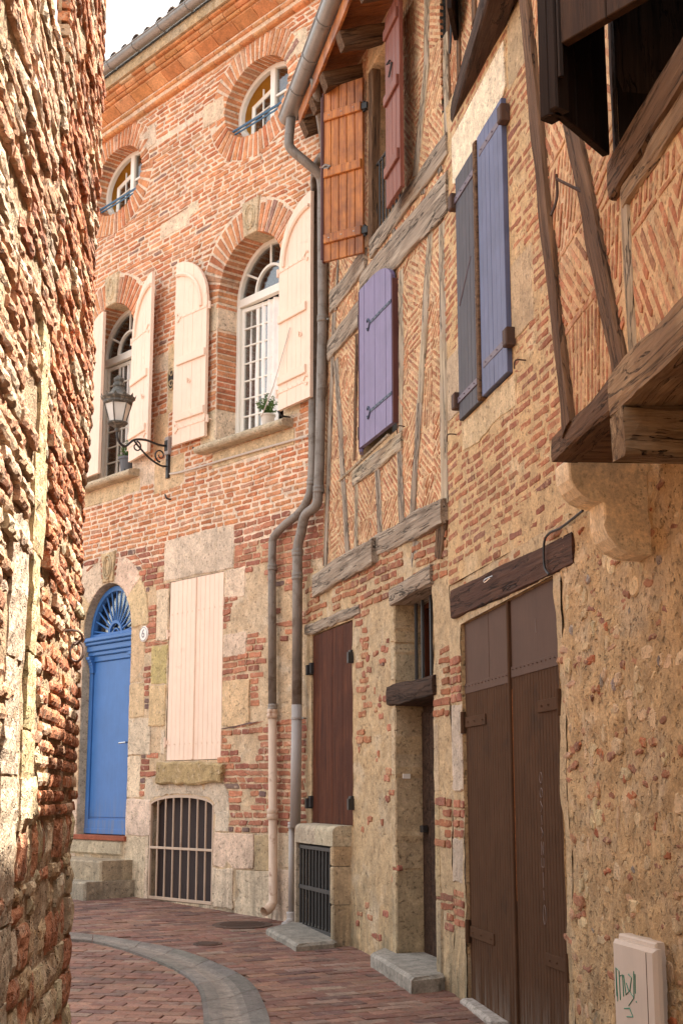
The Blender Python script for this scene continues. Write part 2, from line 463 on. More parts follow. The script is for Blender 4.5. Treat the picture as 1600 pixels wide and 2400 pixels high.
M = {}
M['brick'] = masonry('fired_brick', bs=.5, dist=.008, pits=.4, smear=((.76, .57, .42), .56, .6))
M['mortarA'] = masonry('pale_lime_mortar', (.80, .63, .48), (.74, .56, .41), (.70, .56, .43), bs=.7, dist=.008)
M['lowA'] = masonry('old_cream_render', (.66, .50, .34), (.54, .38, .23), (.66, .54, .40), bs=.8, dist=.012, stain=((.16, .14, .11), .3, 1.3, .8))
M['stone'] = masonry('limestone', bs=.7, dist=.014, pits=.6, smear=((.62, .47, .32), .54, .6), stain=((.14, .12, .09), .25, 1.25, .75))
M['mortarB'] = masonry('ochre_mortar', (.62, .43, .235), (.53, .355, .185), (.60, .45, .28), bs=.9, dist=.012, pits=.55)
M['brickB'] = masonry('soft_brick', bs=.6, dist=.008, pits=.4, smear=((.57, .40, .22), .52, .7))
M['rubble'] = masonry('rough_ochre_render', (.60, .415, .225), (.51, .335, .175), (.58, .43, .275), bs=1.0, dist=.025, sc=.8, pits=.42, stain=((.17, .13, .09), .1, 1.5, .6))
M['corbel'] = masonry('pale_corbel_stone', (.84, .70, .50), (.74, .58, .38), (.80, .68, .50), bs=.6, dist=.01, pits=.25)
M['plaster'] = masonry('lime_plaster', (.56, .42, .26), (.47, .33, .185), (.54, .43, .30), bs=.8, dist=.012, stain=((.13, .12, .08), .15, 1.1, .9))
M['brickH'] = masonry('thin_panel_brick', bs=.5, dist=.008, pits=.4, smear=((.60, .42, .25), .50, .8))
M['panel'] = masonry('herringbone_mortar', (.61, .41, .23), (.66, .46, .27), (.62, .46, .30), bs=.8, dist=.008)
M['mortarC'] = masonry('eroded_mortar', (.38, .265, .165), (.31, .205, .12), (.42, .33, .23), bs=1.0, dist=.03, sc=.9, pits=.6)
M['brickC'] = masonry('eroded_brick', bs=1.0, dist=.02, pits=.6, smear=((.46, .34, .24), .52, .8))
M['cornice'] = masonry('terracotta_moulding', bs=.4, dist=.006, pits=.3, smear=((.6, .46, .34), .62, .5))
M['paver'] = masonry('brick_paver', bs=.5, dist=.005, pits=.35, smear=((.22, .16, .13), .50, .6), rough=.85)
M['pavejoint'] = masonry('paver_joint', (.15, .10, .08), (.19, .13, .10), bs=.5)
M['kerb'] = masonry('grey_stone', bs=.5, dist=.006, pits=.3, smear=((.16, .15, .13), .5, .6))
M['grey_wood'] = wood('weathered_grey_timber', (.15, .11, .08), (.50, .41, .32), (.36, .28, .21), crack=.8, bs=1.0, dist=.02)
M['pale_wood'] = wood('pale_old_timber', (.28, .20, .125), (.55, .45, .32), (.44, .36, .28), crack=.8, bs=.9, dist=.014)
M['brown_wood'] = wood('brown_timber', (.075, .038, .02), (.21, .12, .065), (.13, .07, .038), bs=.9, dist=.015)
M['tan_wood'] = wood('tan_timber', (.27, .17, .095), (.44, .31, .19), (.22, .13, .075), bs=1.0, dist=.02)
M['dark_wood'] = wood('dark_stained_timber', (.035, .02, .014), (.085, .048, .032), bs=.9, dist=.012)
M['lintel_wood'] = wood('dark_red_brown_lintel', (.05, .022, .014), (.12, .058, .036), (.08, .036, .024), bs=1.0, dist=.02, crack=.8)
M['joist_wood'] = wood('old_joist', (.14, .075, .035), (.42, .30, .18), (.20, .12, .065), bs=1.0, dist=.025, crack=.9)
M['orange_wood'] = wood('varnished_orange_wood', (.62, .23, .05), (.34, .10, .025), (.17, .055, .02), bs=.25, rough=.4, axis=2, crack=.25, spec=.4)
M['red_wood'] = wood('varnished_red_wood', (.26, .095, .065), (.18, .06, .042), bs=.2, rough=.4, axis=2, crack=.2)
M['mahog'] = wood('mahogany_boards', (.135, .042, .019), (.04, .012, .007), (.065, .02, .011), bs=.25, rough=.6, axis=2, crack=.4, spec=.06)
M['black_wood'] = wood('black_brown_boards', (.016, .009, .006), (.028, .015, .010), bs=.3, rough=.6, axis=2, crack=.2, spec=.1)
M['board_wood'] = wood('dark_brown_boards', (.060, .028, .014), (.034, .016, .009), bs=.3, rough=.6, axis=2, crack=.3, spec=.15)
M['soffit'] = wood('soffit_boards', (.34, .12, .04), (.20, .07, .025), bs=.3, rough=.6, crack=.3)
M['pink'] = paint('salmon_paint', (.83, .62, .48), .55, .05, .1, dirt=(.66, .46, .34), dsc=5, thr=.60)
M['blue'] = paint('door_blue_paint', (.045, .15, .40), .38, .08, .12, spec=.3, splash=((.16, .17, .2), 1.0, 1.5, .6))
M['slate'] = paint('slate_blue_paint', (.105, .122, .215), .5, .14, .25, spec=.3)
M['faded'] = paint('faded_slate_paint', (.062, .058, .07), .55, .16, .25, dirt=(.085, .072, .07), dsc=9, spec=.25)
M['purple'] = paint('violet_paint', (.17, .135, .255), .5, .12, .15)
M['red_edge'] = paint('red_brown_paint', (.09, .022, .018), .5, .1)
M['garage'] = paint('brown_door_paint', (.082, .044, .026), .75, .12, .15, spec=.03, dirt=(.055, .034, .024), dsc=4, splash=((.26, .23, .20), .1, .50, .5))
M['garage_top'] = paint('brown_sheet_paint', (.098, .056, .040), .6, .09, .05, spec=.08)
M['white'] = paint('white_frame_paint', (.80, .76, .68), .4, .04)
M['cream_metal'] = paint('cream_metal_paint', (.50, .36, .26), .5, .08, dirt=(.22, .10, .05), dsc=9, thr=.62)
M['cabinet'] = paint('cabinet_plastic', (.62, .52, .44), .45, .05, .04)
M['black_iron'] = paint('black_iron', (.018, .016, .016), .5, .2, .2)
M['rust'] = paint('rusty_iron', (.07, .035, .022), .75, .25, .3, dirt=(.03, .02, .02), dsc=20)
M['strap'] = paint('painted_strap', (.12, .09, .12), .5, .1)
M['strap_blue'] = paint('dark_blue_strap', (.03, .045, .09), .45, .1)
M['zinc'] = paint('zinc', (.26, .25, .24), .42, .12, .08, metal=.55, dirt=(.16, .14, .12), dsc=7, thr=.56)
M['zinc_old'] = paint('cast_grey_pipe', (.22, .19, .165), .55, .18, .25, metal=.2, dirt=(.12, .085, .06), dsc=9, thr=.50)
M['pipe_cream'] = paint('cream_pipe_paint', (.58, .42, .31), .5, .06, dirt=(.20, .08, .03), dsc=7, thr=.57)
M['pipe_grey'] = paint('grey_plastic_pipe', (.34, .30, .28), .45, .05)
M['chrome'] = paint('brushed_handle', (.6, .58, .55), .25, .05, metal=1)
M['bluerail'] = paint('blue_rail', (.05, .15, .27), .4, .05)
M['lamp_metal'] = paint('verdigris_lamp_metal', (.075, .07, .06), .65, .2, .4, dirt=(.26, .23, .18), dsc=24, thr=.5)
M['frosted'] = paint('frosted_pane', (.66, .63, .58), .25, .06)
M['cable'] = paint('pale_cable', (.55, .48, .42), .5, .05)
M['tile'] = masonry('roof_tile', bs=.6, dist=.01, smear=((.10, .10, .09), .46, .8))
M['room'] = paint('dark_room', (.03, .025, .022), .9, .1)
M['ochre_room'] = paint('ochre_room', (.75, .36, .05), .8, .05)
M['curtain'] = paint('net_curtain', (.86, .82, .78), .9, .1)
M['brown_curtain'] = paint('brown_curtain', (.09, .055, .035), .9, .2)
M['pot_white'] = paint('pale_pot', (.62, .55, .47), .6, .05)
M['pot_grey'] = paint('grey_pot', (.10, .10, .11), .6, .05)
M['leaf'] = paint('leaf', (.10, .19, .045), .5, .25)
M['plate'] = paint('enamel_plate', (.78, .72, .66), .3, .02)
M['ink'] = paint('dark_lettering', (.17, .15, .16), .5, .05)
M['green_ink'] = paint('green_marker', (.03, .24, .16), .5, .05)
M['chalk'] = paint('chalk', (.22, .17, .155), .9, .1)
M['redsill'] = masonry('red_tile_sill', (.36, .11, .06), (.30, .09, .05), bs=.3)
M['mesh_dark'] = paint('dark_grille_backing', (.035, .02, .018), .8, .1)
M['glass'] = glass_mat('window_glass')

PA = [(5, (.56, .235, .11)), (3, (.60, .28, .145)), (2, (.47, .17, .08)), (1, (.50, .26, .16)), (.25, (.30, .17, .13))]
PB = [(5, (.36, .145, .075)), (3, (.31, .12, .068)), (2, (.40, .18, .10)), (1, (.27, .12, .08))]
PH = [(5, (.46, .205, .11)), (3, (.40, .165, .085)), (3, (.52, .29, .17)), (1, (.34, .16, .10))]
PL = [(5, (.40, .165, .10)), (3, (.31, .12, .08)), (2, (.46, .21, .13)), (1, (.20, .13, .11))]
PC = [(4, (.42, .165, .08)), (3, (.34, .115, .05)), (2, (.52, .32, .20)), (1, (.44, .34, .23)), (1, (.27, .115, .065))]
PS = [(4, (.56, .43, .28)), (2, (.52, .38, .20)), (3, (.58, .48, .34)), (1, (.48, .36, .24))]
PG = [(4, (.23, .115, .085)), (3, (.19, .098, .078)), (3, (.26, .145, .105)), (1.2, (.14, .08, .068)), (1.2, (.27, .18, .14))]

# ================================================================ SETTING: ground
g = MB()
NX = 40
for i in range(NX):
    y0, y1 = -40 + i * 2.4, -40 + (i + 1) * 2.4
    for j in range(NX):
        x0, x1 = -48 + j * 2.4, -48 + (j + 1) * 2.4
        g.add([GR.P(x0, y0, -.012), GR.P(x1, y0, -.012), GR.P(x1, y1, -.012), GR.P(x0, y1, -.012)], [(0, 1, 2, 3)])
tag(g.build('ground', M['pavejoint'], weld=.001), 'dark sandy ground between and beyond the brick pavers', kind='structure')

outer = [(-3.6, 12.75)] + [gpt(8, x, y) for x, y in [(35, 1020), (400, 1070), (700, 1130), (1000, 1250), (1130, 1340), (1190, 1440), (1235, 1568)]] + [(-.32, 7.4), (-.27, 6), (-.27, 4), (-.3, -3)]
inner = [(-3.5, 12.3)] + [gpt(8, x, y) for x, y in [(30, 1062), (250, 1095), (500, 1175), (700, 1270), (800, 1370), (830, 1568)]] + [(-.70, 7.4), (-.66, 6), (-.66, 4), (-.7, -3)]
def resample(pts, n):
    P = smooth_path([(x, y, 0) for x, y in pts], 8); L = [0]
    for a, b in zip(P, P[1:]): L.append(L[-1] + (b - a).length)
    out = []; j = 0
    for i in range(n):
        t = L[-1] * i / (n - 1)
        while j < len(L) - 2 and L[j + 1] < t: j += 1
        f = (t - L[j]) / max(1e-6, L[j + 1] - L[j]); p = P[j].lerp(P[j + 1], min(1, f)); out.append((p.x, p.y))
    return out
NB = 108
oo, ii = resample(outer, NB), resample(inner, NB)
def side(x, y):   # which side of the kerb band
    best = min(range(NB), key=lambda k: (oo[k][0] - x) ** 2 + (oo[k][1] - y) ** 2 + (ii[k][0] - x) ** 2 + (ii[k][1] - y) ** 2)
    return (oo[best][0] - x) ** 2 + (oo[best][1] - y) ** 2 < (ii[best][0] - x) ** 2 + (ii[best][1] - y) ** 2
pv = MB()
for want, ang in ((True, 24), (False, -9)):
    a = R(ang); ca, sa = math.cos(a), math.sin(a); L, Wd = .215, .105
    for r_ in range(-10, 190):
        for c_ in range(-45, 45):
            x = (c_ + .5 * (r_ % 2)) * (L + .006); y = r_ * (Wd + .006)
            wx, wy = x * ca - y * sa, x * sa + y * ca
            if want: wx += 2.2
            if not (-4.2 < wx < 3.4 and -2 < wy < 17.2): continue
            if wx > 1.15 + max(0, (9 - wy)) * .17 or wx < -1.6 - .09 * wy and wy < 7: continue
            if wy < 7 and random.random() < 0: continue
            if side(wx, wy) != want: continue
            q = [(wx + (u * ca - v * sa), wy + (u * sa + v * ca)) for u, v in ((0, 0), (L, 0), (L, Wd), (0, Wd))]
            col = pick(PG); d = random.uniform(-.002, .003)
            tx = [random.uniform(-.0025, .0025) for _ in range(4)]
            vs = [GR.P(p[0], p[1], -.014) for p in q] + [GR.P(p[0], p[1], d + tx[k] - .003) for k, p in enumerate(q)] + [GR.P(p[0], p[1], d + tx[k]) for k, p in enumerate(inset(q, .004))]
            pv.add(vs, [(k, (k + 1) % 4, 4 + (k + 1) % 4, 4 + k) for k in range(4)] + [(4 + k, 4 + (k + 1) % 4, 8 + (k + 1) % 4, 8 + k) for k in range(4)] + [(8, 9, 10, 11)], 0, col)
tag(pv.build('road', M['paver']), 'street surface of red brown brick pavers', kind='structure')
kb = MB()
prof = [(0, .017), (.08, .020), (.3, .016), (.42, .009), (.5, .007), (.58, .009), (.7, .016), (.92, .020), (1, .017)]
i = 0
while i < NB - 1:
    k = min(NB - 1, i + random.choice((3, 4, 4))); base_c = vcol((.165, .148, .130), .18)
    for j in range(i, k):
        e0 = .06 if j == i else 0; 
        rows = []
        for idx, e in ((j, e0), (j + 1, 0)):
            p, q = Vector(oo[idx]), Vector(ii[idx])
            if e: p = p.lerp(Vector(oo[idx + 1]), e); q = q.lerp(Vector(ii[idx + 1]), e)
            rows.append([GR.P(p.x, p.y, -.02)] + [GR.P(p.x + (q.x - p.x) * t, p.y + (q.y - p.y) * t, h) for t, h in prof] + [GR.P(q.x, q.y, -.02)])
        n = len(rows[0])
        for m_ in range(n - 1):
            c = base_c
            if 4 <= m_ <= 6: c = (.255, .215, .185)
            elif m_ in (3, 7): c = tuple((x + y) / 2 for x, y in zip(base_c, (.255, .215, .185)))
            kb.add([rows[0][m_], rows[0][m_ + 1], rows[1][m_ + 1], rows[1][m_]], [(0, 1, 2, 3)], 0, c)
    i = k
tag(kb.build('kerb', M['kerb']), 'curved grey stone gutter band with a pale worn channel', kind='structure')

def manhole(x, y, rx, ry, label):
    b = MB(); n = 24
    ring = [(x + rx * math.cos(2 * math.pi * k / n), y + ry * math.sin(2 * math.pi * k / n)) for k in range(n)]
    prism(b, GR, ring, -.02, .010, 0, (.1, .09, .09), .004)
    ring2 = [(x + rx * .86 * math.cos(2 * math.pi * k / n), y + ry * .86 * math.sin(2 * math.pi * k / n)) for k in range(n)]
    for k in range(-3, 4):
        w = rx * .75 * math.sqrt(max(0, 1 - (k / 4) ** 2)); yy = y + ry * .22 * k
        prism(b, GR, rect(x - w, x + w, yy - .008, yy + .008), .009, .014, 0, (.1, .09, .09), .002)
    tag(b.build('manhole_cover', M['rust']), label, 'manhole cover', 'iron covers set in the pavers')
manhole(-.88, 12.88, .27, .24, 'dark iron cover in the pavers in front of the cream drainpipe')
manhole(-1.08, 11.72, .12, .10, 'small oval iron cover in the pavers just beyond the curved stone band')

# ================================================================ HOUSE A : red brick townhouse with the blue door
HA = root('brick_townhouse', A.P(-4, gz(15.5), 0), 'red brick townhouse with oval attic windows, salmon shutters and a bright blue arched door', 'house')
CW_ = [-4.0, -1.2]; OC = [(-3.98, 8.80), (-1.15, 8.76)]
win_o = [arch(c - .58, c + .58, 5.10, 6.65, .58) for c in CW_]
oc_o = [ellipse(c, z, .57, .42) for c, z in OC]
door_o = arch(-4.38, -3.33, 1.05, 3.29, .56)
pink_o = rect(-2.575, -1.585, 1.83, 3.712)
grate_o = [(-2.865, .43), (-1.69, .43), (-1.69, 1.39)] + [(-2.2775 + .5875 * math.cos(math.pi * k / 8), 1.385 + .10 * math.sin(math.pi * k / 8)) for k in range(1, 8)] + [(-2.865, 1.39)]
exA = win_o + oc_o + [door_o, pink_o, grate_o]
wa = MB()
ZT = 9.42
base(wa, A, -9.0, .05, 3.95, ZT + .5, exA, .11, .008, 0, namp2=.002)
base(wa, A, -9.0, .05, -.3, 3.95, exA, .085, .016, 1, namp2=.006, nsc=2.5)
for o in win_o + oc_o: reveal(wa, A, o, -.3, 0, 0)
for o in (door_o,): reveal(wa, A, o, -.3, 0, 2, (.52, .42, .29))
reveal(wa, A, pink_o, -.1, 0, 1); reveal(wa, A, grate_o, -.35, 0, 1)
# stones: (polygon, colour, proud)
ST = []
def stA(n, x0, y0, x1, y1, col=None, d=.012): # axis aligned block from two crop corners
    p, q = A.c(n, x0, y0), A.c(n, x1, y1); zc = (p[1] + q[1]) / 2
    ST.append((rect(min(p[0], q[0]), max(p[0], q[0]), min(p[1], q[1]), max(p[1], q[1])), col or pick(PS), d))
def stR(s0, s1, z0, z1, col=None, d=.012): ST.append((rect(s0, s1, z0, z1), col or pick(PS), d))
cream, ochre, grey = (.72, .56, .41), (.66, .47, .28), (.68, .54, .40)
for c, z in OC:
    stR(c - .98, c - .575, z + .0, z + .26, cream); stR(c + .50, c + .86, z + .16, z + .44, cream)
stR(-2.95, -2.38, 7.72, 7.90, cream, .006); stR(-2.38, -2.2, 7.80, 7.95, cream, .006)
for c in CW_:
    stR(c - .80, c - .585, 6.33, 6.63, grey); stR(c + .585, c + .80, 6.33, 6.63, grey)
    stR(c - .84, c - .585, 5.12, 5.46, cream); stR(c + .585, c + .84, 5.12, 5.46, cream)
    stR(c - .62, c + .76, 4.82, 4.985, ochre, .006)
stR(-2.98, -2.70, 5.15, 5.62, ochre, .008); stR(-2.72, -2.58, 5.6, 6.4, ochre, .006); stR(-3.35, -2.98, 4.86, 5.14, cream, .006); stR(-2.95, -2.35, 4.72, 5.10, ochre, .006)
stR(-3.38, -3.05, 5.1, 5.5, cream, .006); stR(-3.0, -2.72, 6.1, 6.34, cream, .004)
# doorway quoins (left jamb hidden), right jamb
for z0, z1, w, c in ((.42, 1.06, .40, grey), (1.06, 1.45, .48, cream), (1.45, 1.90, .26, cream), (1.90, 2.30, .44, grey), (2.30, 2.68, .30, ochre), (2.68, 3.28, .28, ochre)):
    stR(-3.325, -3.325 + w, z0 + .006, z1 - .006, c)
for z0, z1, w, c in ((.42, 1.5, .5, cream), (1.5, 2.3, .3, ochre), (2.3, 3.28, .4, cream)): stR(-4.385 - w, -4.385, z0, z1 - .006, c)
# door arch stones
def arc_stone(c, zs, r0x, r0z, r1, a0, a1, col, d=.014, n=4):
    p = []
    for k in range(n + 1):
        a = R(a0 + (a1 - a0) * k / n); p.append((c + r0x * math.cos(a), zs + r0z * math.sin(a)))
    q = []
    for k in range(n + 1):
        a = R(a1 + (a0 - a1) * k / n); q.append((c + r1 * math.cos(a), zs + r1 * math.sin(a)))
    ST.append((p + q, col, d))
for a0, a1, c in ((1, 38, ochre), (39, 76, cream), (104, 140, cream), (141, 179, ochre)): arc_stone(-3.855, 3.29, .53, .565, .88, a0, a1, c)
ST.append(([(-4.01, 4.20), (-3.70, 4.20), (-3.755, 3.86), (-3.955, 3.86)], ochre, .03))
# pink shutter surround
stR(-2.70, -1.42, 3.73, 4.17, (.74, .59, .43)); stR(-1.565, -1.22, 3.42, 3.715, cream)
stR(-1.565, -1.18, 2.83, 3.06, cream); stR(-1.565, -1.12, 2.15, 2.60, ochre); stR(-2.92, -2.60, 2.2, 2.62, ochre); stR(-2.82, -2.60, 3.1, 3.66, cream)
stR(-2.9, -2.6, 2.64, 3.05, (.52, .40, .19)); stR(-2.68, -2.60, 1.9, 2.15, cream)
# grate surround and base blocks
arcp = [(-2.98, 1.2), (-2.875, 1.2)] + [(-2.2775 + .60 * math.cos(math.pi * k / 8), 1.40 + .11 * math.sin(math.pi * k / 8)) for k in range(8, -1, -1)] + [(-1.66, 1.2), (-1.40, 1.25), (-1.46, 1.50), (-1.62, 1.68), (-1.95, 1.76), (-2.4, 1.74), (-2.95, 1.66)]
ST.append((arcp, (.60, .48, .35), .012))
stR(-3.02, -2.875, .42, 1.19, cream, .01)
for q in ((-1.675, -1.02, .80, 1.13), (-1.01, -.70, .80, 1.12), (-.69, -.05, .84, 1.16), (-1.675, -1.33, .42, .79), (-1.31, -.72, .36, .79), (-.70, -.05, .35, .82)):
    stR(*q, col=random.choice((cream, grey, (.50, .38, .22))), d=.014)
stR(-1.66, -1.44, 1.14, 1.33, grey, .008)
for p, c, d in ST: stone(wa, A, p, d, vcol(c, .05), 2)
exB = exA + [p for p, _, _ in ST]
# voussoirs round windows and oculi
VO = []
def vouss(c, zs, rx, rz, ln, a0, a1, th, skip=()):
    th *= 1.18
    a = a0
    while a < a1:
        ar = R(a); ll = math.hypot(rx * math.sin(ar), rz * math.cos(ar)); da = math.degrees(th / max(.2, ll))
        mid = a + da / 2
        if not any(s0 < mid < s1 for s0, s1 in skip):
            g_ = math.degrees(.0135 / ll); L = ln * random.uniform(.93, 1.03)
            pts = []
            for aa, f in ((a + g_, 0), (a + da - g_, 0), (a + da - g_ * .9, 1), (a + g_ * .9, 1)):
                x, y = rx * math.cos(R(aa)), rz * math.sin(R(aa))
                nx, ny = math.cos(R(aa)) / rx, math.sin(R(aa)) / rz; nl = math.hypot(nx, ny)
                if rx == rz: nx, ny, nl = math.cos(R(aa)), math.sin(R(aa)), 1
                pts.append((c + x + nx / nl * L * f, zs + y + ny / nl * L * f))
            col = pick(PA)
            if area2(pts) < 0: pts = pts[::-1]
            vs = [A.P(x, y, -.26) for x, y in pts] + [A.P(x, y, .004) for x, y in pts] + [A.P(x, y, .009) for x, y in inset(pts, .004)]
            wa.add(vs, [(k, (k + 1) % 4, 4 + (k + 1) % 4, 4 + k) for k in range(4)] + [(4 + k, 4 + (k + 1) % 4, 8 + (k + 1) % 4, 8 + k) for k in range(4)] + [(8, 9, 10, 11)], 3, col)
        a += da
for c in CW_:
    vouss(c, 6.65, .572, .572, .33, -3, 183, .058, skip=((79, 101),))
    VO.append([(c + .93 * math.cos(R(a)), 6.65 + .93 * math.sin(R(a))) for a in range(-4, 190, 8)])
    ks = [(c - .115, 7.215), (c + .115, 7.215), (c + .15, 7.60), (c - .15, 7.60)]
    prism(wa, A, ks, -.26, .022, 2, (.60, .46, .30), .008); VO.append(ks)
for c, z in OC:
    vouss(c, z, .562, .412, .29, 22, 158, .058); vouss(c, z, .562, .412, .27, 190, 350, .062)
    VO.append([(c + .85 * math.cos(R(a)), z + .70 * math.sin(R(a))) for a in range(18, 164, 8)] )
    VO.append([(c + .83 * math.cos(R(a)), z + .68 * math.sin(R(a))) for a in range(186, 358, 8)])
    for a0, a1 in ((-9, 20), (160, 188)):
        vouss(c, z, .562, .412, .16, a0, a1, .06)
        VO.append([(c + .73 * math.cos(R(a)), z + .6 * math.sin(R(a))) for a in (a0, (a0 + a1) / 2, a1)] + [(c, z)])
# keystone ovals
def oval_ring(mb, fr, c, z, rx, rz, r, d, mat, col):
    tube(mb, [fr.P(c + rx * math.cos(2 * math.pi * k / 20), z + rz * math.sin(2 * math.pi * k / 20), d) for k in range(21)], r, 6, mat, col, False)
for c, z in ((CW_[0], 7.41), (CW_[1], 7.41), (-3.855, 4.03)):
    dd = .03 if z < 5 else .022
    oval_ring(wa, A, c, z, .085, .135, .012, dd, 2, (.60, .47, .30)); oval_ring(wa, A, c, z, .05, .095, .009, dd, 2, (.56, .43, .27))
exB += VO
# reveal brick courses on window jambs
for c in CW_:
    z = 5.46
    while z < 6.62:
        if not (6.32 < z < 6.64) and z < 6.33:
            for sg, d in ((-1, 0),):
                box(wa, A, c - .60, c - .572 + random.uniform(-.002, .002), z, z + .042, -.25, -.004, 3, pick(PA), .003)
                box(wa, A, c + .572 + random.uniform(-.002, .002), c + .6, z, z + .042, -.25, -.004, 3, pick(PA), .003)
        z += .062
    for z0, z1 in ((5.11, 5.45), (6.34, 6.63)):
        box(wa, A, c - .62, c - .570, z0, z1, -.25, .004, 2, cream, .004)
# brickwork
courses(wa, A, -9.0, .03, 4.18, ZT, exB, .0585, .0385, (.13, .29), .026, (.002, .009), PA, 3, wav=.011, jit=.0045)
def keepA(s, z):
    v = noise.noise(Vector((s * 1.7, z * 1.7, 4.2))) + .5 * noise.noise(Vector((s * 5, z * 5, 9.2)))
    if s < -4.4: return random.random() < .6
    if -1.15 < s < 0.1 and z > 1.15: return v > -.22 if z > 2.9 or z < 2.15 else v > .02
    if -1.6 < s < -.2 and 1.1 < z < 2.3: return v > -.3
    if -3.0 < s < -2.6 and z < 3.7: return v > .05
    if z > 3.75: return v > -.42
    return v > -.05
courses(wa, A, -9.0, .03, 1.14, 4.17, exB, .066, .050, (.12, .25), .017, (.004, .014), PL + [(4, (.48, .20, .115))], 3, keep=keepA, wav=.012, jit=.005)
o = wa.build('wall', [M['mortarA'], M['lowA'], M['stone'], M['brick']], HA, weld=0)

# cornice of moulded brick courses
co = MB()
def seg_dz(mb, fr, s0, s1, prof, mat, col):
    n = len(prof); vs = [fr.P(s0, z, d) for d, z in prof] + [fr.P(s1, z, d) for d, z in prof]
    mb.add(vs, [(k, (k + 1) % n, n + (k + 1) % n, n + k) for k in range(n)] + [tuple(range(n - 1, -1, -1)), tuple(range(n, 2 * n))], mat, col)
def torus_prof(d, z0, z1, n=5):
    r = (z1 - z0) / 2; zc = (z0 + z1) / 2
    return [(-.02, z0), (d - r, z0)] + [(d - r + r * math.sin(math.pi * k / n), zc - r * math.cos(math.pi * k / n)) for k in range(1, n)] + [(d - r, z1), (-.02, z1)]
zc = ZT
PCn = [(4, (.60, .27, .115)), (3, (.57, .245, .105)), (2, (.60, .31, .15)), (.4, (.60, .40, .25))]
levels = [(torus_prof(.065, 0, .06), .24), (torus_prof(.105, .068, .118), .24), ([(-.02, .126), (.11, .126), (.215, .205), (.215, .222), (-.02, .222)], .34),
          (torus_prof(.25, .229, .272), .25), ([(-.02, .279), (.25, .279), (.275, .30), (.275, .33), (-.02, .33)], .22), (torus_prof(.315, .337, .375), .26)]
for prof, L in levels:
    s = -9.0 + random.uniform(0, .2)
    while s < .3:
        l = L * random.uniform(.9, 1.1); jd = random.uniform(-.002, .002); jz = .006 * noise.noise(Vector((s, prof[0][1], 0)))
        seg_dz(co, A, s, s + l - .010, [(d + (jd if d > 0 else 0), z + zc + jz) for d, z in prof], 0, pick(PCn)); s += l
seg_dz(co, A, -9.0, .3, [(-.02, zc - .003), (.045, zc + .01), (.085, zc + .075), (.10, zc + .13), (.20, zc + .21), (.235, zc + .30), (.26, zc + .335), (.30, zc + .38), (-.02, zc + .38)], 1, (.6, .44, .3))
seg_dz(co, A, -9.0, .3, [(-.02, zc + .378), (.34, zc + .378), (.345, zc + .45), (.33, zc + .52), (-.02, zc + .52)], 2, (.45, .38, .3))
co.build('cornice', [M['cornice'], M['mortarA'], M['plaster']], HA)

def gutter(name, P0, P1, r, parent, mat, joints=.55, nrm=None):
    b = MB(); x = (P1 - P0).normalized(); y = Vector((0, 0, 1)).cross(x).normalized(); n = 10
    def ring(p, rr, a0=180, a1=360): return [p + y * math.cos(R(a0 + (a1 - a0) * k / n)) * rr + Vector((0, 0, 1)) * math.sin(R(a0 + (a1 - a0) * k / n)) * rr for k in range(n + 1)]
    for ra, rb in ((r, r), (r - .004, r - .004)):
        a, c = ring(P0, ra), ring(P1, rb); b.add(a + c, [(k, k + 1, n + 2 + k, n + 1 + k) for k in range(n)])
    for p in (P0, P1):
        e = ring(p, r); b.add(e, [tuple(range(n + 1))])
    for sgn in (1, -1):   # rolled bead along the rim
        tube(b, [P0 + y * r * sgn, P1 + y * r * sgn], .009, 6)
    L = (P1 - P0).length; k = 1
    while k * joints < L:
        p = P0 + x * joints * k; tube(b, [q for q in ring(p, r + .003)], .006, 5, caps=True); k += 1
    return b.build(name, mat, parent, smooth=False, auto=None)
gA = gutter('gutter', A.P(-9, zc + .60, .40), A.P(.12, zc + .585, .40), .075, HA, M['zinc'])
for p in gA.data.polygons: p.use_smooth = True

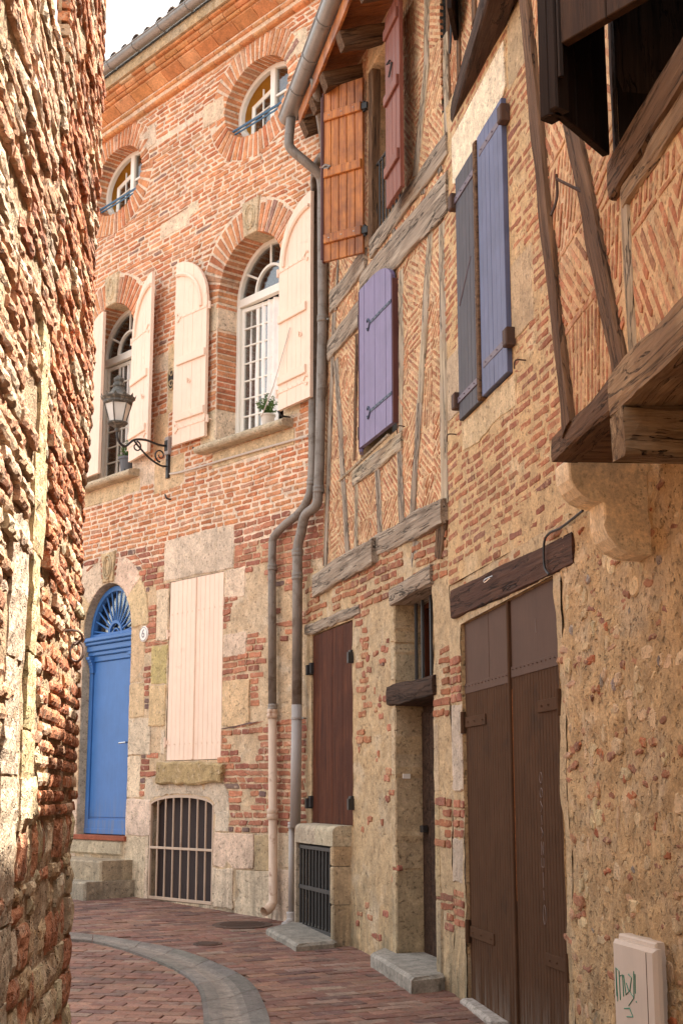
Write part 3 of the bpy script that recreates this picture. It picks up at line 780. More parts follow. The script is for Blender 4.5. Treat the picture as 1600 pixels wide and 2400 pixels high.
def tiled_roof(fr, s0, s1, d0, z0, run, rise, parent, pitch=.25, r=.095):
    b = MB(); b2 = MB()
    P = lambda s, t: fr.P(s, z0 + rise * t, d0 - run * t)
    b2.add([P(s0, 0) - Vector((0, 0, .06)), P(s1, 0) - Vector((0, 0, .06)), P(s1, 1) - Vector((0, 0, .06)), P(s0, 1) - Vector((0, 0, .06)),
            P(s0, 0), P(s1, 0), P(s1, 1), P(s0, 1)], [(3, 2, 1, 0), (4, 5, 6, 7), (0, 1, 5, 4), (1, 2, 6, 5), (2, 3, 7, 6), (3, 0, 4, 7)], 0, (.2, .17, .14))
    s = s0; rows = int(math.hypot(run, rise) / .36)
    while s < s1:
        for j in range(min(rows, 9)):
            t0, t1 = j / rows - .008, (j + 1.12) / rows; col = vcol((.20, .15, .12), .35); c0 = P(s, t0); c1 = P(s, t1); n = 6
            rr = r * random.uniform(.93, 1.05); lift = Vector((0, 0, random.uniform(-.006, .012) + .01)); u = Vector((fr.D[0], fr.D[1], 0))
            for sg, ro in ((1, rr), (1, rr - .014)):
                vs = []
                for cc, f in ((c0, 1.0), (c1, .82)):
                    vs += [cc + lift + u * math.cos(math.pi * k / n) * ro * f + Vector((0, 0, 1)) * math.sin(math.pi * k / n) * ro * f for k in range(n + 1)]
                b.add(vs, [(k, k + 1, n + 2 + k, n + 1 + k) for k in range(n)], 0, col)
            e = [c0 + lift + u * math.cos(math.pi * k / n) * rr + Vector((0, 0, 1)) * math.sin(math.pi * k / n) * rr for k in range(n + 1)]
            e2 = [c0 + lift + u * math.cos(math.pi * k / n) * (rr - .014) + Vector((0, 0, 1)) * math.sin(math.pi * k / n) * (rr - .014) for k in range(n + 1)]
            b.add(e + e2, [(k, k + 1, n + 2 + k, n + 1 + k) for k in range(n)], 0, col)
        s += pitch * random.uniform(.97, 1.03)
    rf = b2.build('roof', M['tile'], parent)
    b.build('roof_tiles', M['tile'], rf)
    return rf
tiled_roof(A, -8.9, .25, .40, zc + .60, 4.5, 1.5, HA)
# dark core of the house so that nothing shines through
def core(fr, s0, s1, z0, z1, d0, d1, parent, mat=None):
    b = MB(); box(b, fr, s0, s1, z0, z1, d0, d1, 0, (.1, .1, .1), 0)
    b.build('interior', mat or M['room'], parent)
core(A, -9, -.7, 0, ZT + .45, -4.5, -.9, HA)
b = MB()   # end wall of the house on the far left
b.add([A.P(-9, 0, 0), A.P(-9, ZT + .5, 0), A.P(-9, ZT + .5, -.9), A.P(-9, 0, -.9)], [(0, 1, 2, 3)]); b.build('end_wall', M['mortarA'], HA)

# -- windows
def sash(b, fr, s0, s1, z0, z1, w, d0, d1, mat=0):
    for q in (rect(s0, s0 + w, z0, z1), rect(s1 - w, s1, z0, z1), rect(s0 + w, s1 - w, z0, z0 + w), rect(s0 + w, s1 - w, z1 - w, z1)):
        prism(b, fr, q, d0, d1, mat, (.8, .8, .8), .004, True)
def arc_band(b, fr, c, zs, r0, r1, rz0, rz1, a0, a1, d0, d1, n=14, mat=0):
    for k in range(n):
        q0, q1 = R(a0 + (a1 - a0) * k / n), R(a0 + (a1 - a0) * (k + 1) / n)
        p = [(c + r0 * math.cos(q0), zs + rz0 * math.sin(q0)), (c + r1 * math.cos(q0), zs + rz1 * math.sin(q0)), (c + r1 * math.cos(q1), zs + rz1 * math.sin(q1)), (c + r0 * math.cos(q1), zs + rz0 * math.sin(q1))]
        prism(b, fr, p, d0, d1, mat, (.8, .8, .8), 0, True)
def pane(name, fr, poly, d, parent, mat=None):
    b = MB(); prism(b, fr, poly, d, d + .004, 0, (.8, .8, .8), 0, True); return b.build(name, mat or M['glass'], parent)
def curtain(fr, s0, s1, z0, z1, d, parent):
    b = MB(); n = max(8, int((s1 - s0) / .018)); nz_ = 10
    def P(i, j):
        s = s0 + (s1 - s0) * i / n; z = z0 + (z1 - z0) * j / nz_
        return fr.P(s, z, d + .022 * math.sin(i * 1.15) + .012 * nz((s * 3, z, 2), 2))
    for i in range(n):
        for j in range(nz_): b.add([P(i, j), P(i + 1, j), P(i + 1, j + 1), P(i, j + 1)], [(0, 1, 2, 3)])
    return b.build('curtain', M['curtain'], parent, smooth=True, weld=.0005)
def shutter(fr, s0, s1, z0, z1, d, th, npl, mat, parent, topf=None, gap=.004, name='shutter', groove=.006):
    """boarded leaf: separate planks, top can follow a curve topf(s)"""
    b = MB(); w = (s1 - s0) / npl
    for k in range(npl):
        a, c = s0 + w * k + gap / 2, s0 + w * (k + 1) - gap / 2
        if topf: pts = [(a, z0), (c, z0)] + [(c + (a - c) * j / 4, topf(c + (a - c) * j / 4)) for j in range(5)]
        else: pts = rect(a, c, z0, z1)
        if area2(pts) < 0: pts = pts[::-1]
        prism(b, fr, pts, d + random.uniform(-.001, 0), d + th + random.uniform(-.0012, .0012), 0, (.5, .5, .5), .0035 if not topf else 0, True)
    if topf:
        pts = [(s0 + .003, z0 + .003), (s1 - .003, z0 + .003)] + [(s1 - .003 + (s0 - s1 + .006) * j / 12, topf(s1 + (s0 - s1) * j / 12) - .004) for j in range(13)]
    else: pts = rect(s0 + .003, s1 - .003, z0 + .003, z1 - .003)
    prism(b, fr, pts, d + groove * .7, d + th - groove, 0, (.5, .5, .5), 0, True)
    return b.build(name, mat, parent)
def absorb(o, mb):
    off = OFF[o.name]; me = o.data; import bmesh
    bm = bmesh.new(); bm.from_mesh(me); vs = [bm.verts.new((v[0] - off.x, v[1] - off.y, v[2] - off.z)) for v in mb.v]
    for f in mb.f:
        try: bm.faces.new([vs[i] for i in f])
        except ValueError: pass
    bm.to_mesh(me); bm.free()
def fleur_strap(fr, s0, s1, z, d, parent, mat, name='strap_hinge', rv=.006, w=.016):
    """flat strap with a split tail at s1"""
    b = MB(); sg = 1 if s1 > s0 else -1
    prism(b, fr, rect(min(s0, s1), max(s0, s1), z - w, z + w), d, d + .006, 0, (.5,) * 3, .002, True)
    for q in (1, -1):
        pts = [fr.P(s1, z, d + .004), fr.P(s1 + sg * .03, z + q * .03, d + .004), fr.P(s1 + sg * .06, z + q * .05, d + .004), fr.P(s1 + sg * .075, z + q * .025, d + .004)]
        tube(b, smooth_path(pts, 3), .008, 6)
    L = abs(s1 - s0); k = 0
    while .03 + k * .085 < L:
        c = fr.P(s0 + sg * (.03 + k * .085), z, d + .006); lathe(b, c, [(rv, -.004), (rv, .004), (0.001, .006)], 6); k += 1
    return b.build(name, mat, parent)
def batten(fr, s0, s1, z0, h, d, parent, mat, th=.022, name='batten', slope=0):
    b = MB(); prism(b, fr, [(s0, z0), (s1, z0 + slope), (s1, z0 + h + slope), (s0, z0 + h)], d, d + th, 0, (.5,) * 3, .006, True)
    return b.build(name, mat, parent)

def big_window(c, open_left):
    d0 = -.25; b = MB()
    for q in (rect(c - .575, c - .525, 5.11, 6.65), rect(c + .525, c + .575, 5.11, 6.65), rect(c - .525, c + .525, 5.11, 5.16), rect(c - .525, c + .525, 6.61, 6.70)):
        prism(b, A, q, d0 - .05, d0 + .01, 0, (.8,) * 3, .004, True)
    arc_band(b, A, c, 6.65, .525, .575, .525, .575, 0, 180, d0 - .05, d0 + .01)
    w = b.build('window', M['white'], HA)
    b = MB()
    arc_band(b, A, c, 6.70, .235, .262, .235, .262, 0, 180, d0 - .03, d0)
    for a in (35, 90, 145):
        p = [(c + math.cos(R(a)) * .262, 6.70 + math.sin(R(a)) * .262), (c + math.cos(R(a)) * .53, 6.68 + math.sin(R(a)) * .50)]
        tube(b, [A.P(p[0][0], p[0][1], d0 - .015), A.P(p[1][0], p[1][1], d0 - .015)], .013, 4)
    b.build('fanlight_bars', M['white'], w)
    pane('pane', A, [(c + .52 * math.cos(math.pi * k / 14), 6.70 + .49 * math.sin(math.pi * k / 14)) for k in range(15)], d0 - .03, w)
    # casements: hinged at the outer jamb, swung a little inwards
    for sg, ang in ((-1, -6 if open_left else -3), (1, 32)):
        p = A.P(c + sg * .525, 0, d0 - .01)
        if sg < 0: fr = A.turn(c - .52, d0 - .02, ang); fr0, S0, S1 = fr, 0, .52
        else:
            fr = A.turn(c + .52, d0 - .02, ang); fr0, S0, S1 = fr, -.52, 0
        b = MB(); sash(b, fr0, S0, S1, 5.17, 6.60, .045, -.035, 0)
        n = 7; ms = (S0 + S1) / 2
        prism(b, fr0, rect(ms - .009, ms + .009, 5.2, 6.56), -.028, -.006, 0, (.8,) * 3, .002, True)
        for k in range(1, n): prism(b, fr0, rect(S0 + .04, S1 - .04, 5.2 + 1.36 * k / n - .008, 5.2 + 1.36 * k / n + .008), -.028, -.005, 0, (.8,) * 3, .002, True)
        cs = b.build('casement', M['white'], w)
        pane('pane', fr0, rect(S0 + .04, S1 - .04, 5.2, 6.56), -.02, w)
    curtain(A, c - .52, c + .1, 5.14, 6.60, d0 - .07, w)
    b = MB(); # sill with rounded nose
    s0, s1 = c - .78, c + .74; n = 6
    pr = [(-.25, 5.0), (.10, 4.99)] + [(.10 + .045 * math.sin(math.pi * k / n), 5.03 - .04 * math.cos(math.pi * k / n)) for k in range(n + 1)] + [(-.25, 5.105)]
    k = 24
    for j in range(k):
        a, e = s0 + (s1 - s0) * j / k, s0 + (s1 - s0) * (j + 1) / k
        da, de = .006 * nz((a, 5, 1), 6), .006 * nz((e, 5, 1), 6)
        vs = [A.P(a, z, d + (da if d > 0 else 0)) for d, z in pr] + [A.P(e, z, d + (de if d > 0 else 0)) for d, z in pr]; m_ = len(pr)
        b.add(vs, [(q, (q + 1) % m_, m_ + (q + 1) % m_, m_ + q) for q in range(m_)] + ([tuple(range(m_ - 1, -1, -1))] if j == 0 else []) + ([tuple(range(m_, 2 * m_))] if j == k - 1 else []), 0, (.52, .42, .29))
    b.build('window_sill', M['stone'], w)
    return w
W1 = big_window(CW_[0], False); W2 = big_window(CW_[1], True)

def oculus(c, z):
    d0 = -.18; b = MB()
    arc_band(b, A, c, z, .51, .565, .36, .412, 0, 360, d0 - .05, d0, 32)
    prism(b, A, rect(c + .02, c + .10, z - .36, z + .36), d0 - .05, d0 + .005, 0, (.8,) * 3, .004, True)
    prism(b, A, rect(c + .10, c + .5, z + .02, z + .045), d0 - .03, d0 - .01, 0, (.8,) * 3, .002, True)
    w = b.build('window', M['white'], HA)
    pane('pane', A, [(c + .1, z - .35), (c + .42, z - .22), (c + .51, z), (c + .42, z + .22), (c + .1, z + .35)], d0 - .03, w)
    fr = A.turn(c + .02, d0 - .03, 3)
    b = MB(); s0, s1 = -.41, 0
    pts = [(s0, z - .29), (0, z - .36), (0, z + .17), (s0 + .02, z + .10)]
    for i in range(4):
        p, q = pts[i], pts[(i + 1) % 4]; tube(b, [fr.P(p[0], p[1], -.02), fr.P(q[0], q[1], -.02)], .026, 4)
    tube(b, [fr.P(s0 / 2, z - .27, -.02), fr.P(s0 / 2, z + .24, -.02)], .010, 4); tube(b, [fr.P(s0, z - .02, -.02), fr.P(0, z, -.02)], .010, 4)
    b.build('casement', M['white'], w); pane('pane', fr, pts, -.022, w)
    # warm painted reveal behind the frame
    b = MB(); reveal(b, A, ellipse(c, z, .56, .408), -.55, d0 - .05); b.build('inner_reveal', M['ochre_room'], w)
    b = MB(); tube(b, [A.P(c - .53, z - .20, -.06), A.P(c + .53, z - .20, -.06)], .014, 6); tube(b, [A.P(c - .50, z - .245, -.06), A.P(c + .50, z - .245, -.06)], .010, 6)
    b.build('guard_rail', M['bluerail'], w)
    b = MB(); box(b, A, c - .44, c + .5, z - .4, z + .16, d0 - .2, d0 - .19, 0, (.1,) * 3, 0); b.build('dark_interior', M['brown_curtain'], w)
for c, z in OC: oculus(c, z)

# -- salmon shutters of the first floor
def half_arch(sc_, r, zs, sgn=1): return lambda s: zs + math.sqrt(max(0.0, r * r - min(r * r, (s - sc_) ** 2)))
def salmon_leaf(fr, s0, s1, peak, label, hooks=True, inner=True, zt=6.65, d=.0):
    """leaf between s0 and s1; peak is the s of its highest edge"""
    r = abs(s1 - s0); tf = lambda s: 6.66 + math.sqrt(max(0, r * r - (s - peak) ** 2)) * .98
    l = shutter(fr, s0, s1, 5.17, 0, d, .035, 7, M['pink'], HA, tf, .003, groove=.002)
    l['label'] = label
    if not inner: return l
    dd = d + .035; hs = s1 if peak == s0 else s0; sg = 1 if hs > peak else -1
    b = MB()      # curved rib following the arch
    rr = r * .80; pts = []
    for k in range(11):
        a = R(90 * k / 10) ; pts.append(fr.P(peak + sg * (rr * math.sin(a) + .02), 6.62 + rr * math.cos(a), dd + .008))
    tube(b, pts, .022, 6); b.build('arched_rib', M['pink'], l)
    for z in (6.05, 5.42): batten(fr, min(s0, s1) + .06 * (1 if sg > 0 else 0) + .01, max(s0, s1) - .06 * (1 if sg < 0 else 0) - .01, z, .085, dd, l, M['pink'])
    for z in (6.60, 5.35): fleur_strap(fr, hs, peak + sg * .12, z, dd, l, M['pink'])
    for z in (6.60, 5.35):
        b = MB(); c = fr.P(hs + sg * .035, z, dd - .01); lathe(b, c, [(0, -.04), (.016, -.04), (.016, .04), (0, .04)], 8); tube(b, [c, fr.P(hs + sg * .035, z, dd - .06)], .009, 6)
        b.build('hinge_pin', M['pink'], l)
    b = MB(); q = (s0 + s1) / 2 + (.12 if peak > hs else -.0)
    tube(b, [fr.P(q - .03, 5.82, dd), fr.P(q, 5.86, dd + .02), fr.P(q + .03, 5.83, dd), fr.P(q + .01, 5.80, dd + .02)], .006, 5); b.build('latch', M['pink'], l)
    return l
fM = A.turn(-1.83, .05, 179.0); # folded back to the left: frame runs leftwards, so use plain frame
salmon_leaf(A.turn(-1.86, .055, -1), -.60, 0, -.60, 'salmon leaf folded flat on the wall left of the right hand window')
salmon_leaf(A.turn(-.60, .05, 7), 0, .60, .60, 'tall salmon leaf right of the right hand window')
salmon_leaf(A.turn(-3.40, .03, 11.4), 0, .60, .60, 'salmon leaf seen edge on right of the left hand window')
salmon_leaf(A.turn(-4.58, .0, 3), 0, .50, .50, 'plain outer face of a nearly closed salmon leaf', inner=False)
b = MB(); tube(b, smooth_path([A.P(-.63, 5.42, .12), A.P(-.75, 5.20, .14), A.P(-.85, 5.16, .1)], 5), .006, 5); tube(b, [A.P(-.63, 5.42, .12), A.P(-.42, 5.85, .12), A.P(-.36, 5.95, .13)], .005, 5); b.build('shutter_rod', M['cable'], HA)
def holdback(s, z, L=.12):
    b = MB(); tube(b, smooth_path([A.P(s, z, 0), A.P(s - .01, z + .005, L * .8), A.P(s - .03, z + .05, L)], 3), .010, 6)
    b.build('shutter_stop', M['black_iron'], HA)
holdback(-1.99, 5.02); holdback(-.52, 5.10); holdback(-3.36, 5.03); holdback(-2.6, 4.62, .06)
# oval cast vent
vs_, vz_ = A.c(2, 585, 1275)
b = MB(); oval_ring(b, A, vs_, vz_, .075, .125, .012, .012, 0, (.5,) * 3)
for q in (-1, 1):
    for f in (-1, 1):
        pts = [A.P(vs_ + q * (.055 - .045 * t + .0) * math.cos(t * 5), vz_ + f * (.06) + .05 * math.sin(t * 5) * (1 - t * .6), .012) for t in [k / 14 for k in range(15)]]
        tube(b, pts, .007, 5)
vg = b.build('wall_vent', M['plaster'], HA)
b = MB(); prism(b, A, ellipse(vs_, vz_, .07, .12, 16), .0, .010, 0, (.1,) * 3, 0); b.build('vent_opening', M['room'], vg)

# -- blue door
D0 = -.10
b = MB(); prism(b, A, rect(-4.38, -3.33, 1.06, 1.12), D0 - .05, D0 + .01, 0, (.5,) * 3, .004, True)
prism(b, A, rect(-4.36, -3.36, 1.07, 3.05), D0 - .06, D0 - .02, 0, (.5,) * 3, 0, True)
prism(b, A, rect(-4.30, -3.42, 1.24, 2.98), D0 - .02, D0 - .010, 0, (.5,) * 3, .006, True)
for q in (rect(-4.38, -4.31, 1.10, 3.05), rect(-3.41, -3.33, 1.10, 3.05), rect(-4.31, -3.41, 1.10, 1.22), rect(-4.31, -3.41, 2.985, 3.05)):
    prism(b, A, q, D0 - .03, D0 + .006, 0, (.5,) * 3, .006, True)
dr = b.build('door', M['blue'], HA)
b = MB()
for z0, z1, d in ((3.05, 3.10, .03), (3.10, 3.17, .05), (3.17, 3.21, .075), (3.21, 3.26, .095)): box(b, A, -4.40, -3.325, z0, z1, D0 - .05, D0 + d, 0, (.5,) * 3, .010)
b.build('door_cornice', M['blue'], dr)
for s in (-3.45, -4.36):
    b = MB()
    for k in range(6): box(b, A, s, s + .08, 2.86 + .03 * k, 2.895 + .03 * k, D0 - .01, D0 + .02 + .05 * (k / 5) ** 2, 0, (.5,) * 3, .003)
    b.build('bracket', M['blue'], dr)
b = MB(); prism(b, A, rect(-3.485, -3.455, 1.93, 2.12), D0 - .012, D0 + .004, 0, (.5,) * 3, .003, True)
tube(b, [A.P(-3.47, 2.05, D0), A.P(-3.47, 2.05, D0 + .05), A.P(-3.60, 2.045, D0 + .055)], .010, 6); b.build('handle', M['chrome'], dr)
b = MB(); fc, fz = -3.855, 3.27
arc_band(b, A, fc, fz, .475, .525, .50, .555, 0, 180, D0 - .05, D0 + .01, 20)
arc_band(b, A, fc, fz, .12, .155, .13, .165, 0, 180, D0 - .03, D0 + .0, 12)
box(b, A, -4.38, -3.33, fz - .01, fz + .03, D0 - .05, D0 + .015)
arc_band(b, A, fc, fz, .06, .075, .065, .08, 0, 180, D0 - .03, D0 - .01, 8)
for k in range(13):
    a = R(8 + 164 * k / 12); tube(b, [A.P(fc + .14 * math.cos(a), fz + .15 * math.sin(a), D0 - .015), A.P(fc + .49 * math.cos(a), fz + .52 * math.sin(a), D0 - .015)], .011, 5)
fl = b.build('fanlight', M['blue'], dr)
b = MB(); box(b, A, -4.4, -3.3, fz - .05, fz + .62, D0 - .16, D0 - .13, 0, (.1,) * 3, 0); b.build('dark_hall', M['room'], dr)
pane('fanlight_pane', A, [(fc + .5 * math.cos(math.pi * k / 14), fz + .53 * math.sin(math.pi * k / 14)) for k in range(15)], D0 - .045, dr)
b = MB(); box(b, A, -4.45, -3.30, 1.0, 1.052, -.2, .04, 0, (.4, .12, .07), .006); b.build('door_sill', M['redsill'], HA)

# -- closed salmon shutters of the ground floor
for q in ((-2.572, -2.085), (-2.075, -1.588)):
    l = shutter(A, q[0], q[1], 1.835, 3.708, -.035, .035, 6, M['pink'], HA, None, .004, groove=.004)
    l['label'] = 'closed salmon leaf of the tall ground floor window'
    out = q[0] < -2.3
    for z in (3.15 if out else 3.4, 2.02):
        b = MB(); s = q[0] if out else q[1]; sg = -1 if out else 1
        c = A.P(s + sg * .015, z, .01); lathe(b, c, [(0, -.05), (.014, -.05), (.014, .05), (0, .05)], 8); box(b, A, s - .02, s + .02, z - .02, z + .02, -.01, .008)
        b.build('hinge', M['pink'], l)
    b = MB()
    for z in (3.36, 2.0):
        for k in range(5): lathe(b, A.P(q[0] + .05 + .095 * k, z, .002), [(.006, -.005), (.006, .005), (0, .006)], 6)
    absorb(l, b)
b = MB(); box(b, A, -2.098, -2.066, 1.838, 3.706, -.01, .014, 0, (.5,) * 3, .006); b.build('shutter_cover_strip', M['pink'], HA)
b = MB(); stone(b, A, [(-2.70, 1.60), (-2.3, 1.585), (-1.9, 1.59), (-1.53, 1.615), (-1.50, 1.79), (-1.9, 1.815), (-2.68, 1.822)], .07, (.42, .30, .15), 0, .006, .02); b.build('window_sill', M['stone'], HA)
# -- arched cellar grate
b = MB(); prism(b, A, [(s, z) for s, z in inset(grate_o, .01)], -.12, -.11, 0, (.05,) * 3, 0); b.build('cellar_vent_backing', M['mesh_dark'], HA)
b = MB(); dG = -.01
box(b, A, -2.86, -1.695, .435, .465, dG - .012, dG + .012); box(b, A, -2.86, -1.695, .94, .965, dG - .008, dG + .014)
box(b, A, -2.86, -2.835, .44, 1.38, dG - .012, dG + .012); box(b, A, -1.72, -1.695, .44, 1.38, dG - .012, dG + .012)
arc_band(b, A, -2.2775, 1.375, .565, .59, .085, .115, 0, 180, dG - .012, dG + .012, 16)
for k in range(1, 8):
    s = -2.86 + 1.165 * k / 8; zt = 1.375 + .10 * math.sqrt(max(0, 1 - ((s + 2.2775) / .58) ** 2)); tube(b, [A.P(s, .45, dG), A.P(s, zt, dG)], .0105, 8)
b.build('cellar_grate', M['cream_metal'], HA)
# conduit cable across the wall
b = MB(); c0, c1 = A.c(2, 600, 1865), A.c(2, 1430, 1628)
tube(b, smooth_path([A.P(c0[0] - .05, c0[1] + .02, .03), A.P(c0[0] + .2, c0[1] - .0, .03), A.P((c0[0] + c1[0]) / 2, (c0[1] + c1[1]) / 2 + .005, .03), A.P(c1[0], c1[1], .03)], 6), .011, 6)
b.build('cable', M['cable'], HA)

# ---- loose things of house A
b = MB(); s, z = A.c(7, 470, 748); lathe_pts = ellipse(s, z, .088, .088, 28)
prism(b, A, lathe_pts, 0, .022, 0, (.8,) * 3, .008)
hn = b.build('house_number', M['plate']); tag(hn, 'round white enamel plate with the number 6 beside the blue door', 'house number')
def text_mesh(name, body, fr, s, z, d, size, mat, parent, ext=.0015, spin=0):
    cu = bpy.data.curves.new(name, 'FONT'); cu.body = body; cu.size = size; cu.extrude = ext; cu.align_x = 'CENTER'; cu.align_y = 'CENTER'
    ob = bpy.data.objects.new(name, cu); COL.objects.link(ob); bpy.context.view_layer.update()
    me = bpy.data.meshes.new_from_object(ob.evaluated_get(bpy.context.evaluated_depsgraph_get())); bpy.data.objects.remove(ob)
    o = bpy.data.objects.new(name, me); COL.objects.link(o); me.materials.clear(); me.materials.append(mat)
    Dv = Vector((fr.D[0], fr.D[1], 0)); Nv = Vector((fr.N[0], fr.N[1], 0)); m = Matrix((Dv, Vector((0, 0, 1)), Nv)).transposed().to_4x4()
    o.parent = parent; o.matrix_local = Matrix.Translation(fr.P(s, z, d) - OFF[parent.name]) @ m @ Matrix.Rotation(R(spin), 4, 'Z'); OFF[o.name] = OFF[parent.name]; return o
text_mesh('numeral', '6', A, s, z, .0225, .13, M['ink'], hn)
b = MB(); oval_ring(b, A, s, z, .074, .074, .0025, .022, 0, (.5,) * 3); b.build('plate_ring', M['ink'], hn)

def stairs():
    st = root('stone_steps', A.P(-3.9, gz(15), .3), 'worn grey ochre stone steps rising to the blue door', 'steps')
    b = MB(); zg = gz(15.2) - .05
    def slab(s0, s1, d1, z0, z1, col):
        m = MB(); pts = rag(rect(s0, s1, z0, z1), .004, .2); prism(m, A, pts, -.02, d1, 0, col, .02, True); m.build('step', M['stone'], st)
    e1 = A.c(8, 398, 563, 0); e2 = A.c(8, 213, 695, .39)
    slab(-5.4, e1[0], .39, zg, e1[1], (.44, .35, .24)); slab(-5.4, e2[0], .60, zg, e2[1], (.38, .32, .24)); slab(-5.2, -3.36, .03, .845, 1.0, (.52, .42, .29))
stairs()

# lantern
def lantern():
    ms, mz = A.c(2, 570, 1720); mz = 5.16
    L = root('street_lantern', A.P(ms, mz - .3, 0), 'old crown topped street lantern on a scrolled black wrought iron wall bracket', 'street lamp')
    b = MB(); box(b, A, ms - .035, ms + .035, mz - .04, mz + .16, 0, .05, 0, (.5,) * 3, .006); b.build('bracket_box', M['pipe_grey'], L)
    b = MB(); box(b, A, ms - .022, ms + .022, mz - .30, mz - .02, 0, .035); box(b, A, ms - .03, ms + .03, mz + .0, mz + .12, .045, .055)
    for zz in (-.1, -.2): lathe(b, A.P(ms, mz + zz, .03), [(.012, -.01), (.012, .01), (0, .012)], 6)
    b.build('wall_plate', M['black_iron'], L)
    b = MB()
    arm = smooth_path([A.P(ms, mz + .06, .04), A.P(ms, mz + .055, .14), A.P(ms, mz + .08, .30), A.P(ms, mz + .06, .45), A.P(ms, mz - .03, .56), A.P(ms, mz - .0, .63), A.P(ms, mz + .05, .66), A.P(ms, mz + .11, .665)], 5)
    tube(b, arm, .013, 8)
    tube(b, smooth_path([A.P(ms, mz - .17, .04), A.P(ms, mz - .17, .12), A.P(ms, mz - .11, .26), A.P(ms, mz + .0, .40), A.P(ms, mz + .05, .45)], 5), .011, 8)
    def scroll(d, z, r, turns, a0, dirn):
        pts = []
        for k in range(26):
            t = k / 25; a = a0 + dirn * t * turns * 2 * math.pi; rr = r * (1 - .8 * t); pts.append(A.P(ms, z + rr * math.sin(a), d + rr * math.cos(a)))
        tube(b, pts, [.010 * (1 - .4 * k / 25) for k in range(26)], 6)
    scroll(.12, mz - .06, .075, 1.3, -math.pi / 2, 1); scroll(.42, mz - .01, .06, 1.2, math.pi / 2, 1)
    b.build('arm', M['black_iron'], L)
    c = A.P(ms, 0, .665); zb = mz + .11
    P_ = lambda z: Vector((c.x, c.y, z))
    b = MB(); lathe(b, P_(zb), [(0, 0), (.02, .0), (.03, .015), (.025, .04), (.07, .07), (.105, .085), (.112, .10), (.10, .108), (0, .108)], 16)
    b.build('base_cup', M['lamp_metal'], L)
    b = MB(); z0 = zb + .108; z1 = z0 + .20; n = 6
    body = MB()
    def ringp(z, r, k): a = 2 * math.pi * (k + .3) / n; return Vector((c.x + r * math.cos(a), c.y + r * math.sin(a), z))
    for k in range(n):
        tube(b, [ringp(z0, .088, k), ringp(z1, .145, k)], .007, 5)
        body.add([ringp(z0, .084, k), ringp(z0, .084, k + 1), ringp(z1, .14, k + 1), ringp(z1, .14, k)], [(0, 1, 2, 3)])
        tube(b, [ringp(z0, .088, k), ringp(z0, .088, k + 1)], .007, 5); tube(b, [ringp(z1, .145, k), ringp(z1, .145, k + 1)], .008, 5)
    b.build('lantern_frame', M['lamp_metal'], L); body.build('lantern_panes', M['frosted'], L)
    b = MB(); lathe(b, P_(z1), [(.145, 0), (.155, .01), (.155, .03), (.18, .055), (.185, .065), (.165, .075), (.12, .10), (.09, .125), (.075, .15), (.06, .175), (.05, .185), (.062, .20), (.06, .225), (.045, .24), (.055, .262), (.052, .285), (.03, .30), (.02, .315), (0, .32)], 24)
    for k in range(12):
        a = 2 * math.pi * k / 12; u = Vector((math.cos(a), math.sin(a), 0)); v = Vector((-math.sin(a), math.cos(a), 0)); p = P_(z1 + .055)
        b.add([p + u * .180 - v * .03, p + u * .180 + v * .03, p + u * .196 + Vector((0, 0, .045)), p + u * .172 + Vector((0, 0, .01))], [(0, 1, 2), (1, 3, 2), (3, 0, 2)])
    b.build('crown', M['lamp_metal'], L)
lantern()

def plant(fr, s, z, d, r, h, n, sp, potmat, label, seed):
    random.seed(seed)
    p = fr.P(s, z, d); L = root('potted_plant', p, label, 'potted plant')
    b = MB(); lathe(b, p, [(0, 0), (r * .72, 0), (r * .95, h * .85), (r * 1.06, h * .86), (r * 1.06, h), (r * .9, h), (r * .88, h * .9), (0, h * .9)], 16); b.build('pot', potmat, L)
    b = MB(); top = p + Vector((0, 0, h * .9)); lv = MB()
    for k in range(n):
        a = random.uniform(0, 6.28); e = random.uniform(.2, 1.0); L_ = sp * random.uniform(.5, 1.1)
        q = top + Vector((math.cos(a) * L_ * e * .8, math.sin(a) * L_ * e * .8, L_ * (1.15 - e * .8)))
        mid = top.lerp(q, .5) + Vector((0, 0, .02)); pts = smooth_path([top + Vector((random.uniform(-.02, .02), random.uniform(-.02, .02), 0)), mid, q], 4); tube(b, pts, .0022, 4)
        for t in pts[2:]:
            for _ in range(4):
                u = Vector((random.gauss(0, 1), random.gauss(0, 1), random.gauss(0, .7))).normalized(); w = u.cross(Vector((random.random(), random.random(), 1))).normalized(); l = random.uniform(.018, .034)
                lv.add([t, t + u * l * .5 + w * l * .25, t + u * l, t + u * l * .5 - w * l * .25], [(0, 1, 2, 3)])
    b.build('stems', M['leaf'], L); lv.build('foliage', M['leaf'], L)
s1_, _z = A.c(2, 1145, 1545)
plant(A, s1_ - .0, 5.105, -.05, .075, .12, 26, .22, M['pot_white'], 'feathery green plant in a pale pot on the right hand arched window sill', 5)
s2_, _z = A.c(2, 275, 1800)
plant(A, s2_, 5.105, -.08, .10, .19, 16, .22, M['pot_grey'], 'green plant in a dark grey pot behind the lantern on the left hand window sill', 6)
random.seed(21)

